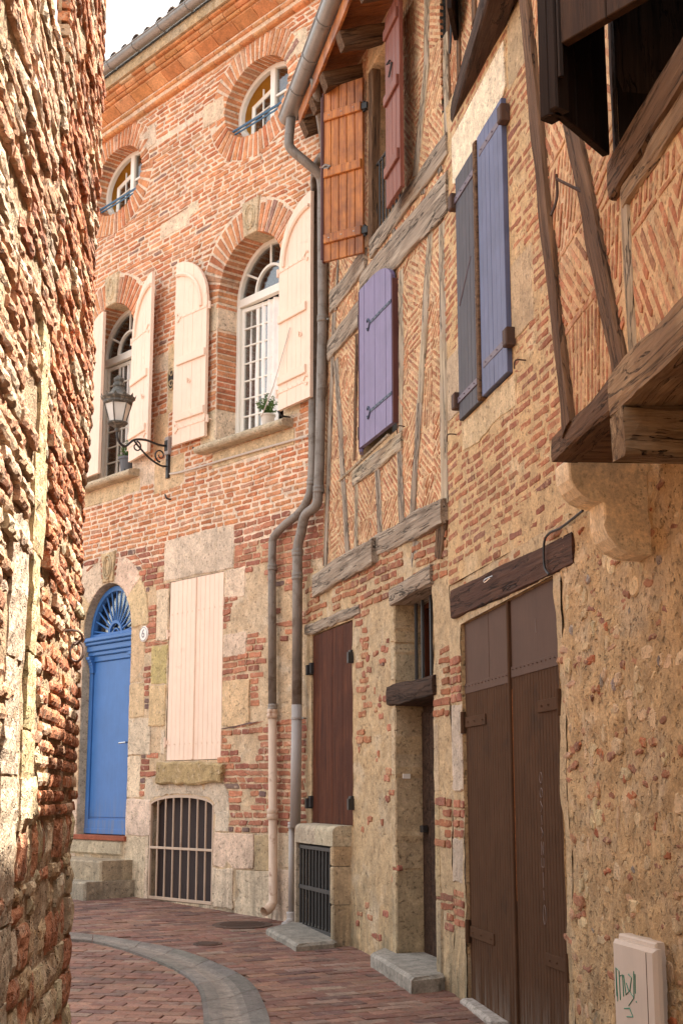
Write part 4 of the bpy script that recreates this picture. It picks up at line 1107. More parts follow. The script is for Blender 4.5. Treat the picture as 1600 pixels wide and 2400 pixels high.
# drainpipes
def pipe(path, r, mats, label, collars, shoe=None, name='drainpipe', lower=None):
    b = MB(); tube(b, path, r, 14); cc = MB()
    return b
def vpath(fr, pts, k=5): return smooth_path([fr.P(s, z, d) for s, z, d in pts], k)
def collar(b, p, r, h=.03, ax=None):
    lathe(b, p, [(r, -h), (r + .006, -h + .006), (r + .006, -.004), (r + .002, 0), (r + .006, .006), (r + .006, h - .006), (r, h)], 14)
RP = root('drainpipe', A.P(-.45, gz(13), .1), 'right hand drainpipe of the corner pair, grey zinc all the way down', 'drainpipe', 'pair of drainpipes in the corner')
LP = root('drainpipe', A.P(-.8, gz(13.4), .1), 'left drainpipe of the pair, grey above and cream with rust below', 'drainpipe', 'pair of drainpipes in the corner')
def Ac(n, x, y, d): s, z = A.c(n, x, y, d); return A.P(s, z, d)
# right pipe
dP = .12
g0 = Vector(B1.P(.10, 8.02, .36))
up = [g0 + Vector((0, 0, -.06)), Ac(3, 150, 860, .40), Ac(3, 165, 915, .38), Ac(3, 250, 990, .28), Ac(3, 325, 1060, .17), Ac(3, 350, 1130, dP), Ac(3, 352, 1300, dP)]
pth = smooth_path(up, 6)
low = [Ac(5, 128, 1250, dP), Ac(5, 120, 1440, dP), Ac(5, 105, 1530, dP), Ac(5, 40, 1590, dP), Ac(7, 1425, 130, dP), Ac(7, 1405, 220, dP), Ac(7, 1403, 400, dP)]
pth += [Ac(5, 146, 360, dP)] + smooth_path(low, 6) + [Ac(7, 1400, 1180, dP)]
b = MB(); tube(b, pth, .047, 16)
for n_, x, y in ((5, 146, 385), (5, 122, 1430), (7, 1403, 395), (7, 1403, 250)): collar(b, Ac(n_, x, y, dP), .048, .035)
o = b.build('upper_pipe', M['zinc_old'], RP, smooth=True)
b = MB(); tube(b, [Ac(7, 1400, 1180, dP), Ac(7, 1390, 1930, dP)], .049, 16); collar(b, Ac(7, 1400, 1262, dP), .05, .014); o = b.build('middle_pipe', M['pipe_grey'], RP, smooth=True)
b = MB(); pe = [Ac(10, 218, 350, dP), Ac(10, 216, 880, dP)]; tube(b, pe, .026, 12); collar(b, pe[0], .03, .03); tube(b, smooth_path([pe[1], pe[1] + Vector((0, -.01, -.08)), pe[1] + Vector((-.05, -.08, -.12))], 4), .045, 12)
b.build('foot_pipe', M['pipe_grey'], RP, smooth=True)
b = MB()
for n_, x, y in ((5, 175, 385), (7, 1435, 1262)):
    p = Ac(n_, x, y, dP); tube(b, [p, p + Vector((.03, .04, 0))], .008, 6)
b.build('pipe_clamp', M['zinc'], RP)
# left pipe
dL = .075
pts = [B1.P(1.0, 7.9, .36), Ac(3, 365, 900, .3), Ac(3, 345, 960, .2), Ac(3, 312, 1020, .12), Ac(3, 305, 1100, dL)]
pth = smooth_path(pts, 6) + [Ac(5, 84, 940, dL)] + smooth_path([Ac(5, 84, 1200, dL), Ac(5, 76, 1400, dL), Ac(5, 55, 1490, dL), Ac(7, 1410, 10, dL), Ac(7, 1330, 75, dL), Ac(7, 1262, 150, dL), Ac(7, 1250, 220, dL), Ac(7, 1248, 400, dL)], 6) + [Ac(7, 1250, 1200, dL)]
b = MB(); tube(b, pth, .040, 14)
for n_, x, y in ((7, 1250, 340), (7, 1252, 1195), (5, 78, 1385)): collar(b, Ac(n_, x, y, dL), .041, .03)
b.build('upper_pipe', M['zinc_old'], LP, smooth=True)
b = MB(); e = [Ac(7, 1250, 1200, dL), Ac(8, 1255, 820, dL)]; tube(b, e + [e[1] + Vector((-.02, -.03, -.05))], .041, 14); collar(b, Ac(7, 1250, 1235, dL), .045, .045); collar(b, Ac(7, 1252, 1850, dL), .048, .05)
b.build('lower_pipe', M['pipe_cream'], LP, smooth=True)
b = MB(); q = e[1] + Vector((-.02, -.03, -.03)); tube(b, smooth_path([q, q + Vector((-.02, -.03, -.03)), q + Vector((-.06, -.07, -.05))], 4), .044, 14, caps=False); b.build('shoe', M['pipe_cream'], LP, smooth=True)

# ================================================================ timbers
def timber(fr, a, b_, w, d0, d1, name, mat, parent, wob=.008, w2=None, seed=None, taper=0.0):
    """a hewn timber lying in a wall; own axes so that the grain runs along it"""
    P0, P1 = fr.P(a[0], a[1], (d0 + d1) / 2), fr.P(b_[0], b_[1], (d0 + d1) / 2)
    X = (P1 - P0).normalized(); Z = Vector((fr.N[0], fr.N[1], 0)); Y = Z.cross(X).normalized(); L = (P1 - P0).length
    n = max(6, int(L / .07)); hd = (d1 - d0) / 2; w2 = w2 or w; sd = random.uniform(0, 100)
    sec = [(-.5, -.9), (-.5, .78), (-.46, .95), (-.2, 1.0), (.2, 1.0), (.46, .95), (.5, .78), (.5, -.9)]
    b = MB(); vs = []
    for i in range(n + 1):
        t = i / n; x = L * t; ww = w + (w2 - w) * t
        for j, (y, z) in enumerate(sec):
            e = noise.noise(Vector((x * 2.2, sd + (5 if y < 0 else 0), j * .15))) * wob * 2 + noise.noise(Vector((x * 9, sd + j * 3, 1))) * wob * .6
            vs.append(Vector((x, y * ww + (e if abs(y) > .3 else 0) * (1 if y > 0 else -1), z * hd + noise.noise(Vector((x * 4, sd + j * 2, 8))) * wob * .5)))
    m = len(sec); fs = [(i * m + j, i * m + (j + 1) % m, (i + 1) * m + (j + 1) % m, (i + 1) * m + j) for i in range(n) for j in range(m)]
    fs += [tuple(range(m - 1, -1, -1)), tuple(range(n * m, n * m + m))]
    me = bpy.data.meshes.new(name); me.from_pydata([tuple(v) for v in vs], [], fs); me.materials.append(mat); me.update()
    import bmesh
    bm = bmesh.new(); bm.from_mesh(me); bmesh.ops.recalc_face_normals(bm, faces=bm.faces); bm.to_mesh(me); bm.free()
    o = bpy.data.objects.new(name, me); COL.objects.link(o); o.parent = parent
    o.matrix_local = Matrix.Translation(P0 - OFF[parent.name]) @ Matrix((X, Y, Z)).transposed().to_4x4(); OFF[o.name] = OFF[parent.name]
    return o
def beam3(p, q, w, h, name, mat, parent, wob=.006, up=Vector((0, 0, 1))):
    """free timber between two points"""
    X = (q - p).normalized(); Y = up.cross(X).normalized(); Z = X.cross(Y); L = (q - p).length; n = max(4, int(L / .08)); sd = random.uniform(0, 99)
    sec = [(-.5, -.42), (-.5, .42), (-.42, .5), (.42, .5), (.5, .42), (.5, -.42), (.42, -.5), (-.42, -.5)]; vs = []
    for i in range(n + 1):
        x = L * i / n
        for j, (y, z) in enumerate(sec):
            e = noise.noise(Vector((x * 5, sd + j, 2))) * wob; vs.append((x, y * w + e, z * h + e))
    m = 8; fs = [(i * m + j, i * m + (j + 1) % m, (i + 1) * m + (j + 1) % m, (i + 1) * m + j) for i in range(n) for j in range(m)] + [tuple(range(m - 1, -1, -1)), tuple(range(n * m, n * m + m))]
    me = bpy.data.meshes.new(name); me.from_pydata(vs, [], fs); me.materials.append(mat); me.update()
    import bmesh
    bm = bmesh.new(); bm.from_mesh(me); bmesh.ops.recalc_face_normals(bm, faces=bm.faces); bm.to_mesh(me); bm.free()
    o = bpy.data.objects.new(name, me); COL.objects.link(o); o.parent = parent
    o.matrix_local = Matrix.Translation(p - OFF[parent.name]) @ Matrix((X, Y, Z)).transposed().to_4x4(); OFF[o.name] = OFF[parent.name]
    return o

# ================================================================ HOUSE B : half timbered house
HB = root('half_timbered_house', BL.P(1.8, gz(11.3), 0), 'half timbered house with herringbone brick panels, an orange varnished shutter and a violet shutter', 'house')
SB = 3.376
win1 = rect(1.50, 2.44, 6.12, 7.74)      # upper window with the orange leaf
win2 = [(1.25, 4.30), (2.28, 4.30), (2.28, 5.52), (2.0, 5.70), (1.25, 5.72)]
ub = MB(); exU = [win1, win2]
base(ub, B1, 0, SB, 3.40, 8.0, exU, .09, .006, 0, namp2=.002)
for o in exU: reveal(ub, B1, o, -.28, 0, 0)
# herringbone panels: columns between the posts, zones stacked with alternating slant
def c1(n, x, y): return B1.c(n, x, y)
posts = [  # a, b, width, material, proud
    (c1(5, 222, 350), c1(5, 168, 1925), .15, 'grey_wood', .03),
    (c1(5, 232, 640), c1(5, 305, 1860), .17, 'grey_wood', .022),
    (c1(5, 358, 1400), c1(5, 355, 1850), .12, 'pale_wood', .02),
    (c1(5, 358, 480), c1(5, 345, 1250), .10, 'brown_wood', .02),
    (c1(5, 628, 90), c1(5, 628, 1075), .15, 'pale_wood', .012),
    (c1(5, 815, -250), c1(5, 745, 900), .17, 'pale_wood', .02),
    (c1(5, 745, 880), c1(5, 695, 1650), .16, 'grey_wood', .02),
    (c1(5, 882, -200), c1(5, 900, 1520), .22, 'pale_wood', .018),
    (c1(5, 483, 1290), c1(5, 503, 1760), .15, 'grey_wood', .02),
    (c1(5, 620, 1140), c1(5, 634, 1660), .16, 'grey_wood', .02),
    (c1(3, 1000, -120), c1(3, 992, 420), .17, 'pale_wood', .015),
    (c1(3, 995, 400), c1(3, 925, 1080), .18, 'pale_wood', .018),
    (c1(3, 1112, 210), c1(3, 1122, 860), .14, 'pale_wood', .02),
    (c1(3, 658, 440), c1(3, 655, 1500), .17, 'brown_wood', .035),
    (c1(3, 455, 1560), c1(3, 440, 1900), .08, 'grey_wood', .02),
    (c1(3, 780, 1330), c1(3, 800, 1440), .10, 'grey_wood', .02),
    (c1(3, 980, 1080), c1(3, 972, 1190), .12, 'grey_wood', .02),
    (c1(3, 1070, 930), c1(3, 1080, 1060), .14, 'grey_wood', .02)]
for a, b_, w, m_, pr in posts: timber(B1, a, b_, w * .72, -.06, pr * .5 + .003, 'post', M[m_], HB)
beams = [
    (c1(5, 340, 1355), c1(5, 640, 1135), .145, 'pale_wood', .022),
    (c1(3, 660, 1530), c1(3, 1130, 880), .17, 'grey_wood', .03),
    (c1(3, 600, 1790), c1(3, 1135, 1165), .30, 'grey_wood', .035),
    (c1(5, 205, 290), c1(5, 420, 20), .20, 'grey_wood', .03),
    (c1(5, 195, 585), c1(5, 385, 345), .21, 'grey_wood', .035)]
for a, b_, w, m_, pr in beams: timber(B1, a, b_, w, -.06, pr, 'beam', M[m_], HB, wob=.014)
timber(BL, BL.c(9, 408, 352), BL.c(5, 480, 1800), .215, -.08, .05, 'beam', M['grey_wood'], HB, wob=.016)
timber(B1, B1.c(5, 465, 1800), B1.c(5, 912, 1555), .18, -.08, .055, 'beam', M['grey_wood'], HB, wob=.018)
timber(B1, c1(5, 885, 1610), c1(5, 865, 1850), .22, -.05, .02, 'post', M['dark_wood'] if 0 else M['brown_wood'], HB, w2=.15)
timber(B1, c1(5, 730, 1740), c1(5, 710, 1920), .15, -.05, .02, 'post', M['grey_wood'], HB)
def lineat(a, b_, z): t = (z - a[1]) / (b_[1] - a[1]); return a[0] + (b_[0] - a[0]) * t
cols_ = [0.0, .55, 1.15, 1.25, 1.75, 2.28, 2.70, 3.05, SB + .02]
def zigzag(mb, fr, xs, z0, z1, exr, pal, mat, zone=(.26, .42), pitch=.047, h=.024, lr=(.12, .24), angs=(38, -38), band=True, sg=None):
    for x0, x1 in zip(xs, xs[1:]):
        z = z0; k = random.randint(0, 1)
        while z < z1:
            hh = random.uniform(*zone); zt = min(z1, z + hh)
            if not any(x1 > e[0] + .02 and x0 < e[1] - .02 and zt > e[2] + .03 and z < e[3] - .03 for e in exr):
                a = angs[k % 2] + random.uniform(-8, 8)
                if random.random() < .15: a = random.choice((80, 5))
                fill(mb, fr, rect(x0, x1, z, zt - .004), a, pitch, h, lr, pal, mat)
                if band and random.random() < .35: pass
            z = zt + (.004); k += 1
zigzag(ub, B1, [0, .28, .56, .84, 1.16], 3.45, 8.0, [], PH, 1)
zigzag(ub, B1, [1.16, 1.5], 3.45, 4.25, [], PH, 1); zigzag(ub, B1, [1.5, 1.86, 2.24], 3.45, 4.2, [], PH, 1)
zigzag(ub, B1, [1.16, 1.5], 5.9, 8.0, [], PH, 1); zigzag(ub, B1, [1.5, 1.97, 2.46], 5.86, 6.08, [], PH, 1)
zigzag(ub, B1, [2.26, 2.55, 2.84, 3.1, SB + .02], 3.45, 6.0, [], PH, 1, zone=(.28, .5))
zigzag(ub, B1, [2.46, 2.78, 3.08, SB + .02], 6.0, 8.0, [], PH, 1, zone=(.3, .6))
ub.build('upper_wall', [M['panel'], M['brickH']], HB)

# lower wall
lb = MB(); zgl = gz(11) - .25; SL = 3.615
doorL = rag([(2.49, .1), (3.30, .1), (3.30, 3.0), (2.49, 2.92)], .014, .09)
shutL = rag([(.215, 1.235), (1.44, 1.235), (1.44, 2.925), (.215, 2.925)], .006, .12)
exL = [doorL, shutL]
base(lb, BL, -.06, SL, zgl, 3.50, exL, .06, .014, 0, namp2=.008, nsc=2.2)
reveal(lb, BL, doorL, -.30, 0, 0); reveal(lb, BL, shutL, -.12, 0, 0)
lstones = []
def bl(n, x0, y0, x1, y1, col, d=.008):
    p, q = BL.c(n, x0, y0), BL.c(n, x1, y1); pl = rect(min(p[0], q[0]), max(p[0], q[0]), min(p[1], q[1]), max(p[1], q[1])); lstones.append(pl); stone(lb, BL, pl, d, vcol(col, .05), 2)
# door jamb stones, left side
for z0, z1, c in ((.3, .95, (.48, .37, .23)), (.96, 1.62, (.50, .38, .24)), (1.63, 2.14, (.52, .40, .26)), (2.34, 2.62, (.52, .42, .28)), (2.63, 2.92, (.53, .40, .24))):
    box(lb, BL, 2.40, 2.494, z0, z1 - .006, -.28, .006, 2, c, .012)
for z0, z1, c in ((.3, .8, (.50, .39, .25)), (.81, 1.5, (.46, .35, .2)), (1.51, 2.1, (.50, .38, .25))):
    box(lb, BL, 3.297, 3.40, z0, z1 - .006, -.28, .008, 2, c, .012)
def keepL(s, z):
    v = noise.noise(Vector((s * 2.3, z * 2.3, 1.2))) + .6 * noise.noise(Vector((s * 7, z * 7, 3.2)))
    if z > 2.98: return v > -.45
    if 1.58 < s < 1.85: return v > -.25 and z > 1.9
    if s > 3.40 and (2.05 < z < 2.5 or 1.15 < z < 1.45 or .62 < z < .85): return True
    return False
courses(lb, BL, -.05, SL, .6, 3.42, exL + lstones, .068, .046, (.12, .28), .02, (.004, .012), PB, 1, keep=keepL, wav=.012, jit=.006)
for _ in range(120):   # odd brick ends showing through the render
    s = random.uniform(1.5, 2.4); z = random.uniform(.4, 2.8)
    if noise.noise(Vector((s * 3, z * 3, 6))) < .02: continue
    w, h = random.uniform(.03, .14), random.uniform(.03, .055)
    brick(lb, BL, rect(s, s + w, z, z + h), -.02, random.uniform(.004, .012), pick(PL), 1, .007, .006, .04)
lb.build('lower_wall', [M['plaster'], M['brickB'], M['stone']], HB)
timber(BL, (.03, 2.985), (1.66, 2.985), .10, -.10, .02, 'lintel', M['grey_wood'], HB, wob=.02)
timber(BL, (2.44, 2.985), (3.32, 3.03), .15, -.26, .03, 'lintel', M['grey_wood'], HB, wob=.012)
timber(BL, (2.36, 2.225), (3.34, 2.245), .155, -.26, .03, 'transom_beam', M['dark_wood'], HB, wob=.012)
# recessed door and the barred light over it
b = MB(); box(b, BL, 2.48, 3.32, .2, 2.15, -.26, -.22, 0, (.5,) * 3, .003)
for k in range(5): box(b, BL, 2.5 + .16 * k, 2.655 + .16 * k, .3, 2.1, -.22, -.205, 0, (.5,) * 3, .004)
dd = b.build('door', M['dark_wood'], HB)
b = MB(); box(b, BL, 2.56, 2.62, 1.22, 1.27, -.2, -.16); b.build('latch', M['black_iron'], dd)
b = MB(); sash(b, BL, 2.50, 3.31, 2.31, 2.93, .05, -.28, -.22); tb = b.build('over_door_window', M['mahog'], HB)
b = MB()
for s in (2.58, 2.72, 2.9, 3.08, 3.24): tube(b, [BL.P(s, 2.31, -.14), BL.P(s, 2.95, -.14)], .013, 6)
b.build('bars', M['black_iron'], tb); pane('pane', BL, rect(2.54, 3.27, 2.35, 2.9), -.26, tb)
b = MB(); box(b, BL, 2.49, 2.505, 1.61, 1.645, -.11, -.05, 0, (.5,) * 3, .004); b.build('door_bell', M['plate'], HB)
# brown ground floor leaves
for s0, s1, npl, d, lb_ in ((.22, .545, 2, -.05, 'narrow red brown leaf next to the drainpipe'), (.555, 1.435, 3, -.045, 'wide red brown leaf')):
    l = shutter(BL, s0, s1, 1.245, 2.915, d, .04, npl, M['mahog'], HB, None, .003, groove=.002); l['label'] = lb_
    b = MB()
    for z in (2.62, 1.43):
        s = s0 if npl == 2 else s1; sg = -1 if npl == 2 else 1
        box(b, BL, s - .03, s + .03 if npl == 2 else s + .03, z - .05, z + .05, d + .02, d + .075, 0, (.5,) * 3, .006)
        box(b, BL, s + sg * .02 - .02, s + sg * .02 + .02, z - .06, z + .03, -.01, .05)
    b.build('hinge', M['black_iron'], l)
# stone cellar light with the black grate
nb = root('cellar_light_block', BL.P(.8, .3, .1), 'projecting stone block with a black barred cellar opening under the red brown shutters', 'cellar window')
b = MB(); d1 = .155; cs = (.47, .39, .28)
n = 5; capp = [(-.02, 1.08), (d1, 1.08)] + [(d1 - .05 + .05 * math.cos(math.pi / 2 * k / n), 1.19 + .05 * math.sin(math.pi / 2 * k / n)) for k in range(n + 1)] + [(-.02, 1.245)]
for s0, s1 in ((.235, .86), (.864, 1.385)): seg_dz(b, BL, s0, s1, capp, 0, vcol(cs, .06))
b.build('cap_stone', M['stone'], nb)
b = MB()
for z0, z1, c in ((.2, .62, (.46, .35, .22)), (.625, .92, (.52, .40, .26)), (.925, 1.078, (.46, .33, .2))): box(b, BL, 1.315, 1.388 + random.uniform(-.004, .004), z0, z1, -.02, d1 + random.uniform(-.004, .004), 0, c, .012)
b.build('side_stone', M['stone'], nb)
b = MB(); box(b, BL, .235, .262, .2, 1.078, -.02, d1 - .002, 0, (.5, .4, .3), .004); b.build('side_stone', M['stone'], nb)
b = MB(); box(b, BL, .25, 1.33, .2, 1.09, .0, .03, 0, (.1,) * 3, 0); b.build('cellar_dark', M['room'], nb)
b = MB()
for z in (1.045, .705, .375): box(b, BL, .262, 1.315, z - .017, z + .017, d1 - .05, d1 - .028, 0, (.1,) * 3, .003)
for k in range(11): tube(b, [BL.P(.29 + .1 * k, .36, d1 - .04), BL.P(.29 + .1 * k, 1.06, d1 - .04)], .011, 6)
b.build('grate', M['black_iron'], nb)
def slab3(name, pts, h, label, col, mat='kerb'):
    b = MB(); pl = rag(pts, .006, .12); prism(b, GR, pl, -.05, h, 0, col, .02); o = b.build(name, M[mat]); tag(o, label, 'doorstep'); return o
slab3('stone_slab', [(-.64, 12.3), gpt(10, 245, 1125), (-.06, 11.5), (.10, 12.1), (-.3, 13.0)], .055, 'low worn grey stone slab at the foot of the black cellar grate', (.30, .27, .23))
slab3('doorstep', [gpt(10, 700, 1215), gpt(10, 950, 1385), (.64, 9.62), (.86, 9.9), (.62, 10.9), (.36, 11.0)], .10, 'thick grey doorstep slab with moss before the deep recessed doorway', (.33, .30, .26))

# orange leaf, red leaf and balustrade of the upper window
fo = A.turn(0, 0, 0)
def leafframe(fr, s, d, dirx, diry): p = fr.P(s, 0, d); return Frame((p.x, p.y), (dirx, diry))
# frame of the orange leaf runs from its free (left) edge to the hinge so that N points to the street
hp = B1.P(1.50, 0, .05); w_ = .42; dx, dy = .835, -.55
fo = Frame((hp.x - dx * w_, hp.y - dy * w_), (dx, dy))
zt_, zb_ = 7.70, 6.06
ol = shutter(fo, 0, w_, zb_ + .0, zt_ - .0, -.03, .03, 5, M['orange_wood'], HB, None, .005, groove=.012); ol['label'] = 'varnished orange leaf standing open to the left'
for z in (6.22, 6.84, 7.38): batten(fo, .02, w_ - .01, z, .085, 0, ol, M['orange_wood'], .024)
b = MB()
for z in (6.262, 7.422):
    for s in (.08, .21, .34): lathe(b, fo.P(s, z, .025), [(.007, -.003), (.007, .003), (0, .004)], 8)
b.build('bolts', M['chrome'], ol)
b = MB(); box(b, fo, .0, .012, 6.05, 7.66, -.03, .012); tube(b, [fo.P(-.006, 6.08, .01), fo.P(-.006, 7.62, .01)], .009, 6); b.build('edge_rod', M['red_edge'], ol)
b = MB(); tube(b, [fo.P(.01, 6.94, .02), fo.P(.05, 6.95, .035), fo.P(.09, 6.93, .02), fo.P(.07, 6.91, .035)], .011, 6); box(b, fo, .02, .06, 6.92, 6.96, 0, .02); b.build('latch', M['zinc'], ol)
b = MB()
for z in (7.42, 6.26): box(b, fo, w_ - .03, w_ + .05, z - .03, z + .03, -.04, .01); tube(b, [fo.P(w_ + .01, z - .05, -.01), fo.P(w_ + .01, z + .05, -.01)], .014, 6)
b.build('hinge', M['black_iron'], ol)
fr_ = leafframe(B1, 2.42, .10, .219, -.976)
rl = shutter(fr_, 0.0, .44, 6.06, 7.72, 0, .032, 4, M['red_wood'], HB, None, .004); rl['label'] = 'red brown leaf folded back towards the camera'
for z in (6.30, 6.92, 7.50): batten(fr_, .02, .42, z, .085, .032, rl, M['red_wood'], .024)
b = MB(); tube(b, [fr_.P(.18, 7.25, .04), fr_.P(.2, 7.2, .07), fr_.P(.24, 7.2, .04), fr_.P(.18, 7.1, .05)], .008, 5); b.build('latch', M['black_iron'], rl)
b = MB()
for s in [1.56 + .09 * k for k in range(10)]: tube(b, [B1.P(s, 6.14, -.03), B1.P(s, 6.80, -.03)], .008, 6)
tube(b, [B1.P(1.5, 6.80, -.03), B1.P(2.44, 6.80, -.03)], .014, 6); b.build('balustrade', M['black_iron'], HB)
b = MB(); sash(b, B1, 1.52, 2.42, 6.14, 7.72, .07, -.28, -.22); prism(b, B1, rect(1.94, 2.0, 6.2, 7.66), -.28, -.22, 0, (.5,) * 3, .003, True)
wn = b.build('window', M['orange_wood'], HB); pane('pane', B1, rect(1.58, 2.36, 6.2, 7.66), -.26, wn)
# violet leaf
hp = B1.P(2.30, 0, .022); fw = .86; aa = R(.8)
dx, dy = B1.D[0] * math.cos(aa) - B1.N[0] * math.sin(aa), B1.D[1] * math.cos(aa) - B1.N[1] * math.sin(aa)
fv_ = Frame((hp.x - dx * fw, hp.y - dy * fw), (dx, dy))
tf = lambda s: 5.53 + .20 * math.sqrt(max(0, 1 - max(0, (s / fw - .35) / .66) ** 2))
vl = shutter(fv_, .0, fw, 4.34, 0, 0, .035, 6, M['purple'], HB, tf, .006, groove=.010); vl['label'] = 'violet boarded leaf standing slightly open'
for z in (4.58, 5.34): fs_ = fleur_strap(fv_, fw + .0, fw * .36, z, .035, vl, M['strap_blue'], w=.014)
b = MB(); box(b, fv_, -.012, .002, 4.33, 5.72, -.006, .042); b.build('red_edging', M['red_edge'], vl); b = MB(); box(b, fv_, fw - .002, fw + .014, 4.34, 5.53, -.03, .03); b.build('red_edging', M['red_edge'], vl)
hp = B1.P(1.27, 0, .03); f2 = leafframe(B1, 1.33, .0, B1.D[0] + B1.N[0] * .35, B1.D[1] + B1.N[1] * .35)
v2 = shutter(f2, 0, .13, 4.31, 5.60, 0, .035, 2, M['purple'], HB, None, .004); v2['label'] = 'narrow violet leaf seen edge on'
b = MB()
for z in (4.5, 5.5): box(b, f2, -.04, .03, z - .05, z + .05, .0, .05)
b.build('hinge', M['black_iron'], v2)
b = MB(); tube(b, [B1.P(1.14, 4.12, .16), B1.P(2.22, 4.26, .06)], .013, 6); b.build('prop_stick', M['pale_wood'], HB)
b = MB()
for p, q in ((c1(5, 600, 1045), c1(5, 650, 1045)), (c1(5, 283, 1343), c1(5, 312, 1343))):
    tube(b, smooth_path([B1.P(q[0], q[1], .0), B1.P(q[0], q[1], .06), B1.P(q[0], q[1] - .06, .065)], 3), .005, 5)
b.build('shutter_hooks', M['rust'], HB)
core(B1, .1, SB + .2, 0, 8.0, -4, -.7, HB)

# eaves: soffit boards, rafter ends, fascia, gutter
def skew(s): return .30 + .055 * s
b = MB()
nb_ = 30
for k in range(nb_):
    s0, s1 = .28 + .16 * k, .28 + .16 * (k + 1) - .006
    if s1 > 4.9: break
    vs = [B1.P(s0, 8.02, -.05), B1.P(s1, 8.02, -.05), B1.P(s1, 7.90, skew(s1)), B1.P(s0, 7.90, skew(s0))]
    vs += [v + Vector((0, 0, .03)) for v in vs]
    b.add(vs, [(0, 1, 2, 3), (7, 6, 5, 4), (0, 4, 5, 1), (1, 5, 6, 2), (2, 6, 7, 3), (3, 7, 4, 0)])
b.build('soffit', M['soffit'], HB)
beam3(B1.P(.29, 7.875, skew(.29)), B1.P(4.9, 7.90, skew(4.9)), .03, .15, 'fascia', M['orange_wood'], HB)
for s, zz in ((.38, 0), (.80, .02), (1.28, .0), (1.98, 0), (2.75, 0), (3.5, 0), (4.3, 0)):
    beam3(B1.P(s, 7.90 + zz, -.12), B1.P(s, 7.72 + zz, skew(s) - .02), .13, .15, 'rafter_end', M['brown_wood'], HB, wob=.012)
gB = gutter('gutter', B1.P(-.06, 8.04, .36), B1.P(5.2, 8.04, .36 + .055 * 5.2), .088, HB, M['zinc'], .62)
for p in gB.data.polygons: p.use_smooth = True
tiled_roof(Frame(tuple(B1.P(0, 0, 0))[:2], B1.D), -.05, 5.0, .36, 8.05, 4.4, 1.3, HB)

# ================================================================ HOUSE C : brick house with the brown garage, jettied timber storey
HC = root('garage_house', B2.P(1.5, gz(8), 0), 'old brick house with brown double garage doors, slate blue shutters and a jettied timber storey', 'house')
w2 = rect(.425, 1.555, 3.955, 5.72)
gd = [(.30, 0), (2.20, 0), (2.19, 2.64), (.29, 2.64)]
gdr = [(.31, 0)] + [(2.215 + random.uniform(-.012, .012), z * .1) for z in range(0, 26)] + [(2.19, 2.64)] + [(.29 + (26 - z) * .0012 + random.uniform(-.006, .006), z * .1) for z in range(26, 0, -1)]
ex2 = [w2, gdr]
mw = MB()
base(mw, B2, 0, 13.5, 2.9, 6.4, ex2, .09, .010, 0, namp2=.003, nsc=1.6)
base(mw, B2, 0, 2.3, -.2, 2.9, ex2, .055, .018, 1, namp2=.008, nsc=2.2)
base(mw, B2, 2.3, 4.6, -.2, 2.9, ex2, .032, .026, 2, namp2=.016, nsc=1.8)
base(mw, B2, 4.6, 13.5, -.2, 2.9, ex2, .12, .03, 2, namp2=.01, nsc=1.8)
reveal(mw, B2, w2, -.25, 0, 0); reveal(mw, B2, gdr, -.2, 0, 2)
sts = []
def s2(pl, c, d=.006): sts.append(pl); stone(mw, B2, pl, d, c, 3, .003, .004)
lp = [B2.c(4, 165, 1130), B2.c(4, 160, 850), B2.c(4, 475, 250), B2.c(4, 487, 530), B2.c(4, 470, 592), B2.c(4, 190, 1118)]
sts.append(lp); prism(mw, B2, lp, -.02, .012, 3, (.86, .73, .54), .003)
s2(rect(1.57, 1.98, 4.15, 4.62), (.50, .36, .22)); s2([(.42, 3.75), (.8, 3.72), (1.2, 3.76), (1.60, 3.74), (1.62, 3.935), (.42, 3.935)], (.60, .45, .27), .008); s2(rect(.06, .41, 4.05, 4.5), (.50, .38, .26))
s2(rect(1.62, 2.1, 5.75, 6.2), (.48, .36, .22), .003)
for q in ((1.585, 5.2, .2), (1.6, 4.9, .16)): pass
exm = ex2 + sts
def keepM(s, z):
    if z > 3.05 + .05 * s and not (1.9 < s < 3.2 and z < 3.5): return random.random() < .96
    v = noise.noise(Vector((s * 1.9, z * 1.9, 14.2))) + .5 * noise.noise(Vector((s * 6, z * 6, 19.2)))
    if z < 3.02 + .05 * s: return v > -.1 and s < 2.4
    return v > -.75
courses(mw, B2, .0, 13.5, 2.66, 6.2, exm, .0600, .040, (.17, .34), .030, (-.001, .004), PB, 4, keep=keepM, wav=.010, jit=.005, bev=.006)
# patches left of the garage
for z0, z1 in ((2.1, 2.42), (1.22, 1.50), (.66, .92)):
    courses(mw, B2, .03, .29, z0, z1, ex2, .062, .048, (.11, .2), .014, (.006, .013), PL, 4, wav=.004, jit=.004)
stone(mw, B2, rect(.02, .285, .93, 1.21), .012, (.52, .42, .33), 3); stone(mw, B2, rect(.02, .28, 1.52, 2.08), .012, (.54, .44, .35), 3)
